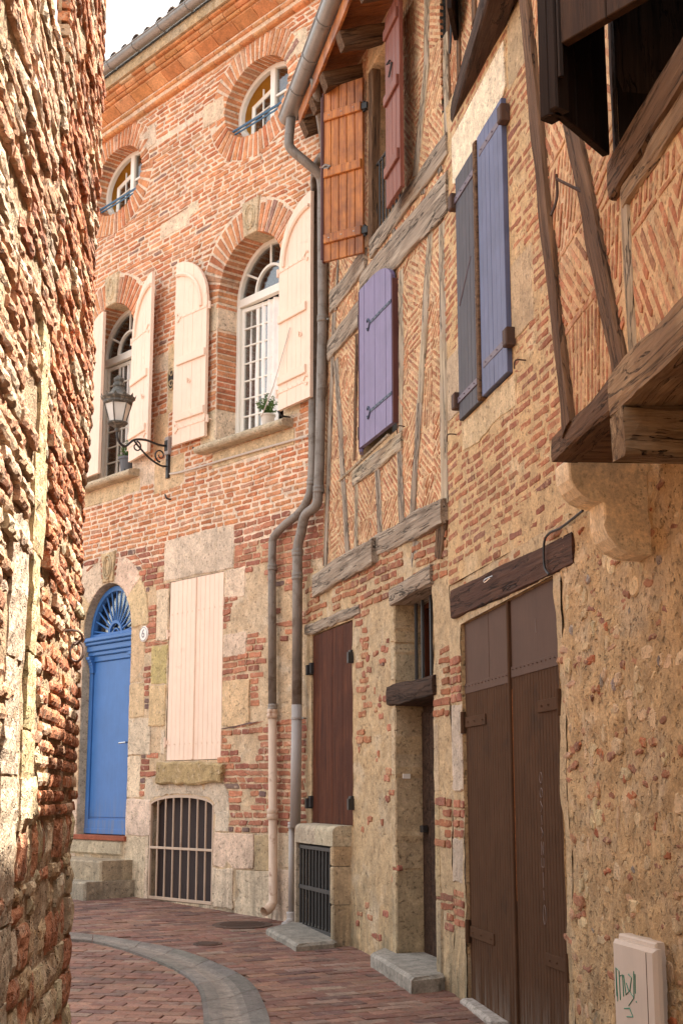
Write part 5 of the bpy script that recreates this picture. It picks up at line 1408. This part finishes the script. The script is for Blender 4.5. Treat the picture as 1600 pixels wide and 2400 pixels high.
# brick ends, cobbles and flints in the rough render on the right
def chip(s, z, w, h, col, mat=4, d=None, a=None):
    n = random.randint(6, 8); a0 = random.uniform(-.25, .25) if a is None else a
    pts = []
    for k in range(n):
        t = 2 * math.pi * k / n + random.uniform(-.25, .25); r_ = random.uniform(.82, 1.12)
        x, y = math.copysign(abs(math.cos(t)) ** .6, math.cos(t)) * w / 2 * r_, math.copysign(abs(math.sin(t)) ** .6, math.sin(t)) * h / 2 * r_
        pts.append((s + x * math.cos(a0) - y * math.sin(a0), z + x * math.sin(a0) + y * math.cos(a0)))
    brick(mw, B2, pts, -.03, d if d is not None else random.uniform(-.002, .009), col, mat, .007, .008, .035)
for _ in range(640):
    s = random.uniform(2.24, 4.3); z = random.uniform(.1, 2.9)
    t = random.random(); v = noise.noise(Vector((s * 2.4, z * 2.4, 5.5)))
    if s < 2.4:
        if random.random() < .45: chip(2.2 + random.uniform(.05, .22), z, random.uniform(.06, .2), random.uniform(.035, .06), pick([(3, (.36, .17, .10)), (2, (.44, .28, .18))]))
        continue
    if t < .52 and v > -.12: chip(s, z, random.uniform(.03, .13), random.uniform(.025, .055), pick([(4, (.36, .17, .10)), (3, (.28, .14, .095)), (4, (.46, .28, .17)), (1, (.38, .13, .06))]))
    elif t < .75: chip(s, z, random.uniform(.05, .14), random.uniform(.05, .12), vcol((.58, .43, .26), .15), 3, random.uniform(-.002, .008))
    elif t < .79: chip(s, z, random.uniform(.04, .08), random.uniform(.04, .07), vcol((.26, .22, .19), .3), 3)
mw.build('wall', [M['mortarB'], M['plaster'], M['rubble'], M['stone'], M['brickB']], HC)
core(B2, .2, 9.5, 0, 7.3, -4, -.8, HC)
# garage lintel, doors
timber(B2, (.11, 2.757), (2.535, 2.73), .20, -.12, .024, 'lintel', M['lintel_wood'], HC, wob=.006, w2=.175)
b = MB(); DG_ = -.035
SS = [.295, .85, 1.285, 1.31, 2.20]
box(b, B2, .29, 1.295, .22, 2.16, DG_ - .04, DG_, 0, (.5,) * 3, 0)
s = .295
while s < 1.29: box(b, B2, s, min(s + .0465, 1.292), .215, 2.18, DG_ - .02, DG_ + .012 + random.uniform(-.0006, .0006), 0, (.5,) * 3, .003); s += .0505
gl_ = b.build('garage_door', M['garage'], HC); gl_['label'] = 'left leaf with a crease of three uneven panels'
b = MB(); box(b, B2, .29, .845, 2.20, 2.625, DG_ - .02, DG_ + .010, 0, (.5,) * 3, .002); box(b, B2, .852, 1.292, 2.20, 2.625, DG_ - .02, DG_ + .010, 0, (.5,) * 3, .002); b.build('upper_panel', M['garage_top'], gl_)
b = MB(); box(b, B2, 1.305, 2.205, .22, 2.19, DG_ - .04, DG_, 0, (.5,) * 3, 0)
s = 1.31
while s < 2.19: box(b, B2, s, min(s + .0465, 2.2), .215, 2.2, DG_ - .02, DG_ + .012 + random.uniform(-.0006, .0006), 0, (.5,) * 3, .003); s += .0505
gr_ = b.build('garage_door', M['garage'], HC); gr_['label'] = 'right leaf, wide, with chalk scribble'
b = MB(); box(b, B2, 1.318, 2.195, 2.225, 2.635, DG_ - .02, DG_ + .011, 0, (.5,) * 3, .002); b.build('upper_panel', M['garage_top'], gr_)
for par, s0, s1, z in ((gl_, .295, 1.285, 2.175), (gr_, 1.318, 2.195, 2.20)):
    b = MB(); box(b, B2, s0, s1, z - .035, z + .03, DG_ + .012, DG_ + .017, 0, (.5,) * 3, .002)
    k = s0 + .04
    while k < s1: lathe(b, B2.P(k, z + .012, DG_ + .018), [(.006, -.004), (.006, .002), (0, .004)], 6); k += .075
    b.build('joint_strip', M['garage_top'], par)
b = MB(); box(b, B2, 1.283, 1.316, .22, 2.62, DG_ - .0, DG_ + .030, 0, (.5,) * 3, .006); b.build('closing_strip', M['garage'], gr_)
b = MB(); box(b, B2, 1.317, 1.322, .9, 2.1, DG_ + .01, DG_ + .016); b.build('rust_line', M['soffit'], gr_)
for par, s0, s1, z, out in ((gl_, .30, .77, 1.955, -1), (gr_, 1.80, 2.19, 1.968, 1), (gl_, .33, .86, .645, -1), (gr_, 1.82, 2.2, .64, 1)):
    b = MB(); box(b, B2, s0, s1, z - .034, z + .034, DG_ + .012, DG_ + .022, 0, (.5,) * 3, .003)
    for k in (s0 + .08, (s0 + s1) / 2, s1 - .05): lathe(b, B2.P(k, z, DG_ + .022), [(.009, -.004), (.009, .003), (0, .006)], 6)
    e = s0 if out < 0 else s1; tube(b, [B2.P(e + out * .01, z - .07, DG_ + .03), B2.P(e + out * .01, z + .07, DG_ + .03)], .018, 8)
    b.build('strap_hinge', M['garage'], par)
# chalk scribble, a row of loops running down the right leaf
b = MB(); sc_ = MB(); s = 1.80; z = 1.62; pts = []
shapes = [('o', .07), ('o', .06), ('v', .06), ('i', .05), ('v', .06), ('n', .07), ('u', .06), ('l', .08), ('i', .05), ('o', .12)]
for kind, h in shapes:
    q = []
    if kind == 'o': q = [(s + .022 * math.cos(t) + .004, z - h / 2 + h * .42 * math.sin(t)) for t in [6.283 * k / 12 for k in range(13)]]
    elif kind == 'v': q = [(s - .015, z), (s + .02, z - h * .5), (s - .01, z - h * .95)]
    elif kind == 'n': q = [(s - .015, z - h), (s - .018, z), (s + .02, z - h), (s + .02, z)]
    elif kind == 'u': q = [(s - .02, z), (s - .02, z - h * .8), (s + .02, z - h * .8), (s + .02, z)]
    elif kind == 'l': q = [(s + .0, z), (s + .004, z - h)]
    else: q = [(s, z), (s + .006, z - h)]
    tube(sc_, [B2.P(x, y, DG_ + .0135) for x, y in q], .0022, 4); z -= h + .015
tube(sc_, [B2.P(1.78, 2.46, DG_ + .012), B2.P(1.79, 2.38, DG_ + .012)], .003, 4)
sc_.build('chalk_scribble', M['chalk'], gr_)
slab3('threshold_stone', [tuple(B2.P(.30, 0, -.06))[:2], tuple(B2.P(.30, 0, .05))[:2], tuple(B2.P(1.1, 0, .06))[:2], tuple(B2.P(1.1, 0, -.06))[:2]], .035, 'narrow pale stone strip under the left garage leaf', (.45, .40, .36))
# slate blue shutters
s_l = shutter(B2, .43, .935, 3.96, 5.705, -.01, .035, 6, M['faded'], HC, None, .002, groove=.001); s_l['label'] = 'faded dark leaf with a pale scratch'
s_r = shutter(B2, 1.0, 1.55, 3.965, 5.735, -.005, .035, 6, M['slate'], HC, None, .002, groove=.0015); s_r['label'] = 'slate blue leaf'
b = MB(); box(b, B2, .935, .998, 3.955, 5.72, -.01, .045, 0, (.5,) * 3, .008); b.build('shutter_cover_strip', M['brown_wood'], HC)
for par, s0, s1, z, o_ in ((s_l, .43, .90, 5.54, -1), (s_l, .43, .90, 4.10, -1), (s_r, 1.55, 1.05, 5.60, 1), (s_r, 1.55, 1.05, 4.16, 1)):
    b = MB(); box(b, B2, min(s0, s1), max(s0, s1), z - .022, z + .022, .026, .034, 0, (.5,) * 3, .002)
    for k in range(4): lathe(b, B2.P(s0 + (s1 - s0) * (k + .5) / 4, z, .034), [(.008, -.003), (.008, .002), (0, .005)], 6)
    b.build('strap_hinge', M['strap'], par)
    b = MB(); box(b, B2, s0 + (.0 if o_ > 0 else -.075), s0 + (.075 if o_ > 0 else 0), z - .05, z + .06, .0, .06, 0, (.5,) * 3, .008); b.build('hinge_block', M['rust'], par)
b = MB(); tube(b, [B2.P(.50, 4.75, .027), B2.P(.80, 4.99, .027)], .004, 4); b.build('paint_scratch', M['strap'], s_l)
b = MB()
for p, q in ((B2.c(6, 535, 370), B2.c(6, 605, 378)), (B2.c(6, 135, 828), B2.c(6, 182, 832))):
    tube(b, smooth_path([B2.P(q[0], q[1], 0), B2.P(q[0] - .01, q[1], .06), B2.P(q[0] - .015, q[1] - .05, .065)], 3), .005, 5)
b.build('shutter_hooks', M['rust'], HC)
# upper jetty above the blue shutters
jb = MB(); ZJ = 6.2
base(jb, B4, 0, 2.2, ZJ + .16, 7.35, [], .1, .005, 0)
zigzag(jb, B4, [.02, .5, 1.1, 1.7, 2.2], ZJ + .17, 7.3, [], PH, 1, zone=(.3, .6))
jb.build('jetty_wall', [M['panel'], M['brickH']], HC)
timber(B4, (-.02, ZJ + .085), (2.25, ZJ + .085), .17, -.16, .02, 'jetty_beam', M['dark_wood'], HC)
for s in (.06, .6, 1.3): timber(B4, (s, ZJ + .16), (s + .02, 7.32), .14, -.05, .02, 'post', M['brown_wood'], HC)
b = MB(); vs = [B4.P(0, ZJ + .03, 0), B4.P(2.25, ZJ + .03, 0), B2.P(2.2, ZJ + .03, -.05), B2.P(0, ZJ + .03, -.05)]; b.add(vs + [v + Vector((0, 0, .05)) for v in vs], [(0, 1, 2, 3), (7, 6, 5, 4), (0, 4, 5, 1)]); b.build('jetty_soffit', M['dark_wood'], HC)
fj = leafframe(B4, .92, .09, B4.D[0] + B4.N[0] * .25, B4.D[1] + B4.N[1] * .25)
sj = shutter(fj, -.3, .12, 6.62, 7.9, 0, .03, 3, M['black_wood'], HC); sj['label'] = 'black brown leaf high under the eaves'
b = MB(); tube(b, smooth_path([fj.P(-.25, 6.75, .04), fj.P(-.25, 6.55, .05), fj.P(-.30, 6.53, .06)], 3), .008, 5); b.build('hook', M['black_iron'], sj)

# jettied timber storey on the right
SJ0 = lambda z: .50 - .262 * (z - 2.95)
jw = MB(); wz = rect(1.36, 2.75, 3.78, 6.0)
jl = MB()
base(jw, B3, SJ0, 9.0, 2.92, 6.35, [wz], .09, .006, 0, namp2=.002)
reveal(jl, B3, wz, -.5, 0, 0); jl.build('darkened_reveal', M['black_wood'], HC)  # recess sides coloured black to stand for the unlit window opening
brA, brB = B3.c(4, 750, 0), B3.c(6, 1205, 475)
def brx(z): return lineat(brA, brB, z)
def quadz(f0, f1, z0, z1): return [(f0(z0), z0), (f1(z0), z0), (f1(z1), z1), (f0(z1), z1)]
zs_ = [2.99, 3.42, 3.78, 4.25, 4.75, 5.3, 5.9, 6.3]; an = [82, -40, 62, -48, 50, -30, 60]
for i in range(len(zs_) - 1):
    z0, z1 = zs_[i], zs_[i + 1]
    fill(jw, B3, quadz(SJ0, brx, z0 + .02, z1 - .02), an[i], .060, .026, (.16, .32), PH, 1)
    fill(jw, B3, quadz(SJ0, brx, z1 - .018, z1 + .018), 0, .06, .03, (.2, .3), PH, 1)
zs_ = [2.99, 3.30, 3.68, 4.0, 4.45, 5.0]; an = [25, 75, 10, -35, 20]
for i in range(len(zs_) - 1):
    z0, z1 = zs_[i], zs_[i + 1]
    fill(jw, B3, quadz(brx, lambda z: 1.33, z0 + .01, z1 - .01), an[i], .062, .027, (.15, .28), PH, 1)
for x0, x1 in ((1.47, 1.98), (1.98, 2.5), (2.5, 3.2), (3.2, 4)):
    for (z0, z1), a in zip(((2.99, 3.42), (3.42, 3.46), (3.46, 3.70)), (-55, 0, 72)):
        fill(jw, B3, rect(x0, x1, z0, z1 - .01), a if x0 < 1.9 else -a * .8, .060, .028, (.18, .34), PH, 1)
jw.build('timber_storey_wall', [M['panel'], M['brickH']], HC)
timber(B3, (SJ0(2.98), 2.98), (SJ0(6.3), 6.3), .15, -.10, .03, 'corner_post', M['brown_wood'], HC, wob=.012)
timber(B3, (brx(2.97), 2.97), (brx(6.3), 6.3), .16, -.08, .022, 'brace', M['brown_wood'], HC, wob=.012)
timber(B3, (1.435, 2.97), (1.42, 3.72), .07, -.06, .014, 'post', M['pale_wood'], HC)
timber(B3, (1.33, 3.78), (1.335, 6.2), .07, -.3, .012, 'window_post', M['dark_wood'], HC)
timber(B3, (1.30, 3.715), (3.0, 3.715), .15, -.12, .035, 'window_sill_beam', M['brown_wood'], HC)
timber(B3, (1.42, 3.60), (3.0, 3.595), .10, -.10, .02, 'rail', M['tan_wood'], HC, wob=.015)
timber(B3, (.19, 2.968), (1.26, 2.94), .118, -.10, .02, 'sill_beam', M['brown_wood'], HC, wob=.010)
timber(B3, (1.255, 2.905), (4.5, 2.875), .15, -.16, .05, 'sill_beam', M['tan_wood'], HC, wob=.012)
# joists and the dark underside
def jt(s, w, h, z, dout, mat='joist_wood'): beam3(B3.P(s, z, dout), B3.P(s, z - .0, -1.1), w, h, 'joist', M[mat], HC, wob=.022)
jt(1.36, .17, .175, 2.735, .05); jt(2.3, .17, .17, 2.73, .05)
b = MB(); 
for k in range(8):
    s0, s1 = .2 + .6 * k, .2 + .6 * (k + 1) - .008
    vs = [B3.P(s0, 2.915, -.07), B3.P(s1, 2.915, -.07), B3.P(s1, 2.915, -1.2), B3.P(s0, 2.915, -1.2)]; b.add(vs + [v + Vector((0, 0, .03)) for v in vs], [(0, 1, 2, 3), (7, 6, 5, 4), (0, 4, 5, 1), (3, 7, 4, 0)])
b.build('underside_boards', M['brown_wood'], HC)
# stone corbel
b = MB(); sC = 3.50
pr = [(-.1, 2.958), (.36, 2.958), (.372, 2.94), (.372, 2.90)] + [(.24 + .132 * math.cos(R(a)), 2.895 + .125 * math.sin(R(a))) for a in (-15, -35, -55, -75, -90)] + [(.215, 2.765), (.215, 2.68)] + [(.06 + .155 * math.cos(R(a)), 2.675 + .145 * math.sin(R(a))) for a in (-10, -30, -50, -70, -90)] + [(-.1, 2.53)]
def dzprism(mb, fr, s0, s1, prof, mat=0, col=(.5,) * 3, bev=.008):
    n = len(prof); cx = sum(p[0] for p in prof) / n; cy = sum(p[1] for p in prof) / n
    ins = [(p[0] - math.copysign(bev, p[0] - cx), p[1] - math.copysign(bev, p[1] - cy)) for p in prof]
    vs = [fr.P(s0, z, d) for d, z in ins] + [fr.P(s0 + bev, z, d) for d, z in prof] + [fr.P(s1 - bev, z, d) for d, z in prof] + [fr.P(s1, z, d) for d, z in ins]
    fs = []
    for r_ in range(3): fs += [(r_ * n + k, r_ * n + (k + 1) % n, (r_ + 1) * n + (k + 1) % n, (r_ + 1) * n + k) for k in range(n)]
    fs += [tuple(range(n - 1, -1, -1)), tuple(range(3 * n, 4 * n))]; mb.add(vs, fs, mat, col)
dzprism(b, B2, sC - .19, sC, pr, 0, (.74, .60, .41)); b.build('corbel', M['corbel'], HC)
b = MB(); cs_ = [B2.c(6, 1000, 1300), B2.c(6, 870, 1400), B2.c(6, 790, 1440), B2.c(6, 760, 1500), B2.c(6, 762, 1640), B2.c(6, 790, 1690)]
tube(b, smooth_path([B2.P(x, z, .04) for x, z in cs_], 6), .007, 6); b.build('cable', M['black_iron'], HC)
b = MB(); h_ = B2.c(11, 430, 262); tube(b, smooth_path([B2.P(h_[0], h_[1], .03), B2.P(h_[0] - .03, h_[1] - .02, .07), B2.P(h_[0] + .0, h_[1] - .04, .08), B2.P(h_[0] + .05, h_[1] - .02, .06)], 4), .004, 5); b.build('wire_hook', M['chrome'], HC)
b = MB(); p = B3.c(4, 985, 1193); q = B3.c(4, 890, 1190); tube(b, [B3.P(p[0], p[1], 0), B3.P(q[0] + .1, q[1] + .02, .09)], .007, 5)
e = B3.P(q[0] + .1, q[1] + .02, .09); tube(b, smooth_path([e + Vector((0, 0, .02)), e - Vector((0, 0, .08)), e - Vector((.03, .02, .17))], 4), .006, 5); b.build('shutter_hook', M['rust'], HC)
# folded dark shutter
hp = B3.P(1.345, 0, .03); f1 = Frame((hp.x - .584 * .41, hp.y - .811 * .41), (.584, .811))
l1 = shutter(f1, 0, .41, 3.80, 5.6, -.03, .03, 3, M['black_wood'], HC); l1['label'] = 'black folded leaf nearest the hinge'
e = f1.P(0, 0, 0); f2_ = Frame((e.x, e.y), (.6, -.8))
l2 = shutter(f2_, .05, 1.3, 4.02, 5.4, .0, .035, 6, M['board_wood'], HC, None, .003); l2['label'] = 'dark brown boarded leaf with a bolted iron strap'
b = MB(); box(b, f2_, .05, 1.2, 4.36, 4.42, .035, .042, 0, (.5,) * 3, .002); b.build('strap_hinge', M['black_iron'], l2)
b = MB()
for s in (.12, .27, .6): lathe(b, f2_.P(s, 4.39, .044), [(.014, -.012), (.014, .002), (.006, .006), (0, .006)], 10)
for s in (.12, .27):   # domed bolt heads face the street
    c = f2_.P(s, 4.39, .045); Nv = Vector((f2_.N[0], f2_.N[1], 0)); Dv = Vector((f2_.D[0], f2_.D[1], 0))
    ring = [c + (Dv * math.cos(6.283 * k / 12) + Vector((0, 0, 1)) * math.sin(6.283 * k / 12)) * .017 for k in range(12)]; b.add(ring + [c + Nv * .007], [(k, (k + 1) % 12, 12) for k in range(12)])
b.build('bolts', M['chrome'], l2)
b = MB(); box(b, f2_, -.02, .02, 3.80, 5.6, -.03, .03, 0, (.5,) * 3, .006); box(b, f2_, -.085, -.035, 3.80, 5.6, -.05, .01, 0, (.5,) * 3, .006); tube(b, [f2_.P(.045, 3.9, .03), f2_.P(.045, 5.6, .03)], .011, 6)
b.build('folded_edge', M['black_wood'], HC)
b = MB(); sash(b, B3, 1.38, 2.7, 3.80, 5.9, .06, -.34, -.27); prism(b, B3, rect(1.55, 1.6, 3.85, 5.9), -.34, -.28, 0, (.5,) * 3, .003, True); wb = b.build('window', M['black_wood'], HC)
pane('pane', B3, rect(1.44, 2.64, 3.86, 5.84), -.31, wb)
b = MB(); box(b, B3, 1.2, 3.0, 3.6, 6.1, -.40, -.36, 0, (.1,) * 3, 0); b.build('dark_interior', M['room'], HC)
core(B3, .6, 9.0, 3.0, 6.3, -1.5, -.8, HC)
# unseen garage house eaves, line shaped to set the left wall's sunlight edge
f_ = Frame((.50, 9.25), (.255, -1)); tiled_roof(f_, .0, 10.5, .04, 7.42, 3.4, 1.0, HC)
b = MB(); box(b, f_, 0, 10.5, 7.30, 7.35, -.6, .02); b.build('unseen_eaves_board', M['soffit'], HC)
b = MB(); box(b, B3, -.3, 9.0, 6.33, 6.42, -1.2, .08); b.build('lower_roof', M['tile'], HC)

# cabinet
cb = root('meter_cabinet', B2.P(3.08, gz(6.3), .1), 'pale plastic meter cabinet with green marker scribble against the rough wall', 'meter cabinet')
a_ = B2.c(12, 1130, 1045, .085); e_ = B2.c(12, 1385, 1112, .085); f0 = B2.c(12, 1405, 1085, .045)
b = MB(); box(b, B2, a_[0] - .012, f0[0], -.05, a_[1] + .022, -.02, .050, 0, (.5,) * 3, .008); b.build('frame', M['cabinet'], cb)
b = MB(); box(b, B2, a_[0], e_[0], -.05, a_[1], .050, .085, 0, (.5,) * 3, .016); b.build('door', M['cabinet'], cb)
b = MB(); prism(b, B2, ellipse(e_[0] - .05, a_[1] - .36, .013, .013, 12), .085, .090, 0, (.5,) * 3, .002); b.build('lock', M['zinc_old'], cb)
b = MB(); box(b, B2, e_[0] - .085, e_[0] - .081, -.04, a_[1] - .02, .084, .0865, 0, (.5,) * 3, 0); b.build('door_seam', M['rust'], cb)
b = MB(); z0 = a_[1] - .20
def strk(pts): tube(b, [B2.P(a_[0] + .04 + x * .9, z0 + y, .0858) for x, y in pts], .0028, 4)
strk([(0, -.04), (.0, .08), (.01, -.06), (.0, .08), (.04, .07), (.045, -.05)]); strk([(.045, .05), (.085, .06), (.09, -.03)]); strk([(.10, .06), (.12, -.02), (.16, .0), (.13, .03)])
strk([(.16, .07), (.20, .06), (.17, .0), (.22, -.02), (.15, -.06)]); strk([(.23, .09), (.22, -.02)]); strk([(.09, -.08), (.16, -.07), (.20, -.10), (.12, -.11)]); strk([(.245, .08), (.24, .0)]); strk([(.245, -.03), (.25, -.035)])
b.build('marker_scribble', M['green_ink'], cb)

# ================================================================ HOUSE D : rough old brick wall on the left
HD = root('rough_brick_house', CW.P(6.2, -.1, 0), 'tall rough sunlit brick wall at the left edge, its bricks deeply weathered', 'house')
HE = root('low_brick_house', CW.P(3.0, -.1, 0), 'lower pale rough masonry wall nearest the camera on the far left', 'house')
def block(b, fr, e, f, z, h, dep, col, big=False, amp=1.0):
    """one weathered block: a domed, noisy cap"""
    nx, nzz = max(3, int((f - e) / .04)), max(3, int(h / .035)); sd = random.uniform(0, 50); vs = []; tilt = random.uniform(-.006, .006)
    na = (.007, .005) if not big else (.014, .005); w = nx + 3
    for j in range(nzz + 3):
        for i in range(nx + 3):
            u = min(max((i - 1) / nx, 0), 1); v = min(max((j - 1) / nzz, 0), 1); x = e + (f - e) * u; y = z + h * v
            if not (i in (0, nx + 2) or j in (0, nzz + 2)):
                jj = .0045 if not big else .015
                x += jj * nz((x, y, sd), 11); y += jj * .8 * nz((x, y, sd + 7), 11)
                dome = min(u, 1 - u, .07) / .07 * .5 + min(v, 1 - v, .2) / .2 * .5
                d = dep + tilt * (u - .5) * 2 - (.009 if not big else .018) * (1 - dome) + amp * (na[0] * nz((x, y, sd), 20) + na[1] * nz((x, y, sd), 48))
            else: d = dep - .06
            vs.append(fr.P(x, y, d))
    b.add(vs, [(j * w + i, j * w + i + 1, (j + 1) * w + i + 1, (j + 1) * w + i) for j in range(nzz + 2) for i in range(w - 1)], 1, col)
def rough_wall(fr, s0, s1, z0, z1, parent, pal, seed, bigz=1.3, zones=()):
    random.seed(seed); b = MB()
    def relief(s, z): return .022 * nz((s, z, seed), 1.3) + .010 * nz((s, z, seed + 3), 4.5)
    st = .05; n, m_ = int((s1 - s0) / st), int((z1 - z0) / st); grid = []
    for j in range(m_ + 1):
        for i in range(n + 1):
            s, z = s0 + (s1 - s0) * i / n, z0 + (z1 - z0) * j / m_
            grid.append(fr.P(s, z, relief(s, z) + .008 * nz((s, z, 9), 16) - .012))
    b.add(grid, [(j * (n + 1) + i, j * (n + 1) + i + 1, (j + 1) * (n + 1) + i + 1, (j + 1) * (n + 1) + i) for j in range(m_) for i in range(n)], 0)
    z = z0
    while z < z1:
        low = z < bigz + .5 * noise.noise(Vector((z, seed, 2)))
        h = random.uniform(.09, .19) if low and random.random() < .8 else random.uniform(.040, .055); s = s0 - random.uniform(0, .2)
        while s < s1:
            L = random.uniform(.26, .46) if not low else random.uniform(.12, .36)
            if random.random() < .95:
                e = max(s, s0); f = min(s + L - .014, s1); dz = .02 * nz((s * .8, z, 5), 1)
                inz = any(a < (e + f) / 2 < c and q0 < z < q1 for a, c, q0, q1 in zones)
                dep = random.choice((random.uniform(.0, .014), random.uniform(.003, .012), random.uniform(-.012, .004))) + relief(s + L / 2, z)
                if f - e > .04 and not inz: block(b, fr, e, f, z + dz, h, dep, pick(pal) if not low else pick([(3, (.45, .33, .20)), (2, (.40, .17, .09)), (2, (.50, .40, .26))]), big=low)
            s += L
        z += h + random.uniform(.012, .022)
    return b
rw = rough_wall(CW, 5.40, 7.05, -.3, 6.6, HD, PC, 3)
rw.build('wall', [M['mortarC'], M['brickC']], HD)
b = MB(); q = [CW.P(5.40, 0, -.03), CW.P(7.05, 0, -.03), CW.P(7.05, 0, -.24), CW.P(5.40, 0, -.045)]
b.add([Vector((p.x, p.y, -.3)) for p in q] + [Vector((p.x, p.y, 6.6)) for p in q], [(0, 1, 5, 4), (1, 2, 6, 5), (2, 3, 7, 6), (3, 0, 4, 7), (4, 5, 6, 7)])
box(b, CW, 6.6, 7.04, -.3, 5.1, -5, -.2, 0, (.5,) * 3, 0); b.build('rear_walls', M['mortarC'], HD)
ZN = [(4.52, 4.88, -.3, 2.2), (4.96, 5.27, 1.5, 2.95)]
rw2 = rough_wall(CW, 3.0, 5.42, -.3, 4.43, HE, [(4, (.42, .22, .13)), (3, (.46, .34, .24)), (3, (.43, .27, .17)), (1, (.31, .13, .075))], 8, zones=ZN)
for (a, c, q0, q1), col in zip(ZN, ((.40, .31, .22), (.42, .32, .18))):
    z = q0
    while z < q1:
        h = random.uniform(.22, .5); block(rw2, CW, a + random.uniform(-.02, .03), c + random.uniform(-.03, .02), z, h, random.uniform(.0, .014), vcol(col, .08), amp=1.2); z += h + .01
rw2.build('wall', [M['mortarC'], M['brickC']], HE)
b = MB(); box(b, CW, -5, 5.41, -.3, 4.40, -5, -.05, 0, (.5,) * 3, 0); b.build('rear_walls', M['mortarC'], HE)
b = MB(); p = CW.c(14, 345, 600, .05); tube(b, smooth_path([CW.P(p[0], p[1] + .05, -.02), CW.P(p[0] - .02, p[1] + .05, .06), CW.P(p[0] + .02, p[1] + .02, .08), CW.P(p[0] + .0, p[1] - .01, .05)], 4), .006, 6)
c = CW.P(p[0], p[1] - .04, .06); tube(b, [c + Vector((.03 * math.sin(6.283 * k / 16), .0 + .035 * math.cos(6.283 * k / 16) * .4, .045 * math.cos(6.283 * k / 16))) for k in range(17)], .006, 6)
tag(b.build('iron_ring', M['rust']), 'rusty iron ring hanging from a staple in the sunlit rough brick wall', 'tether ring')
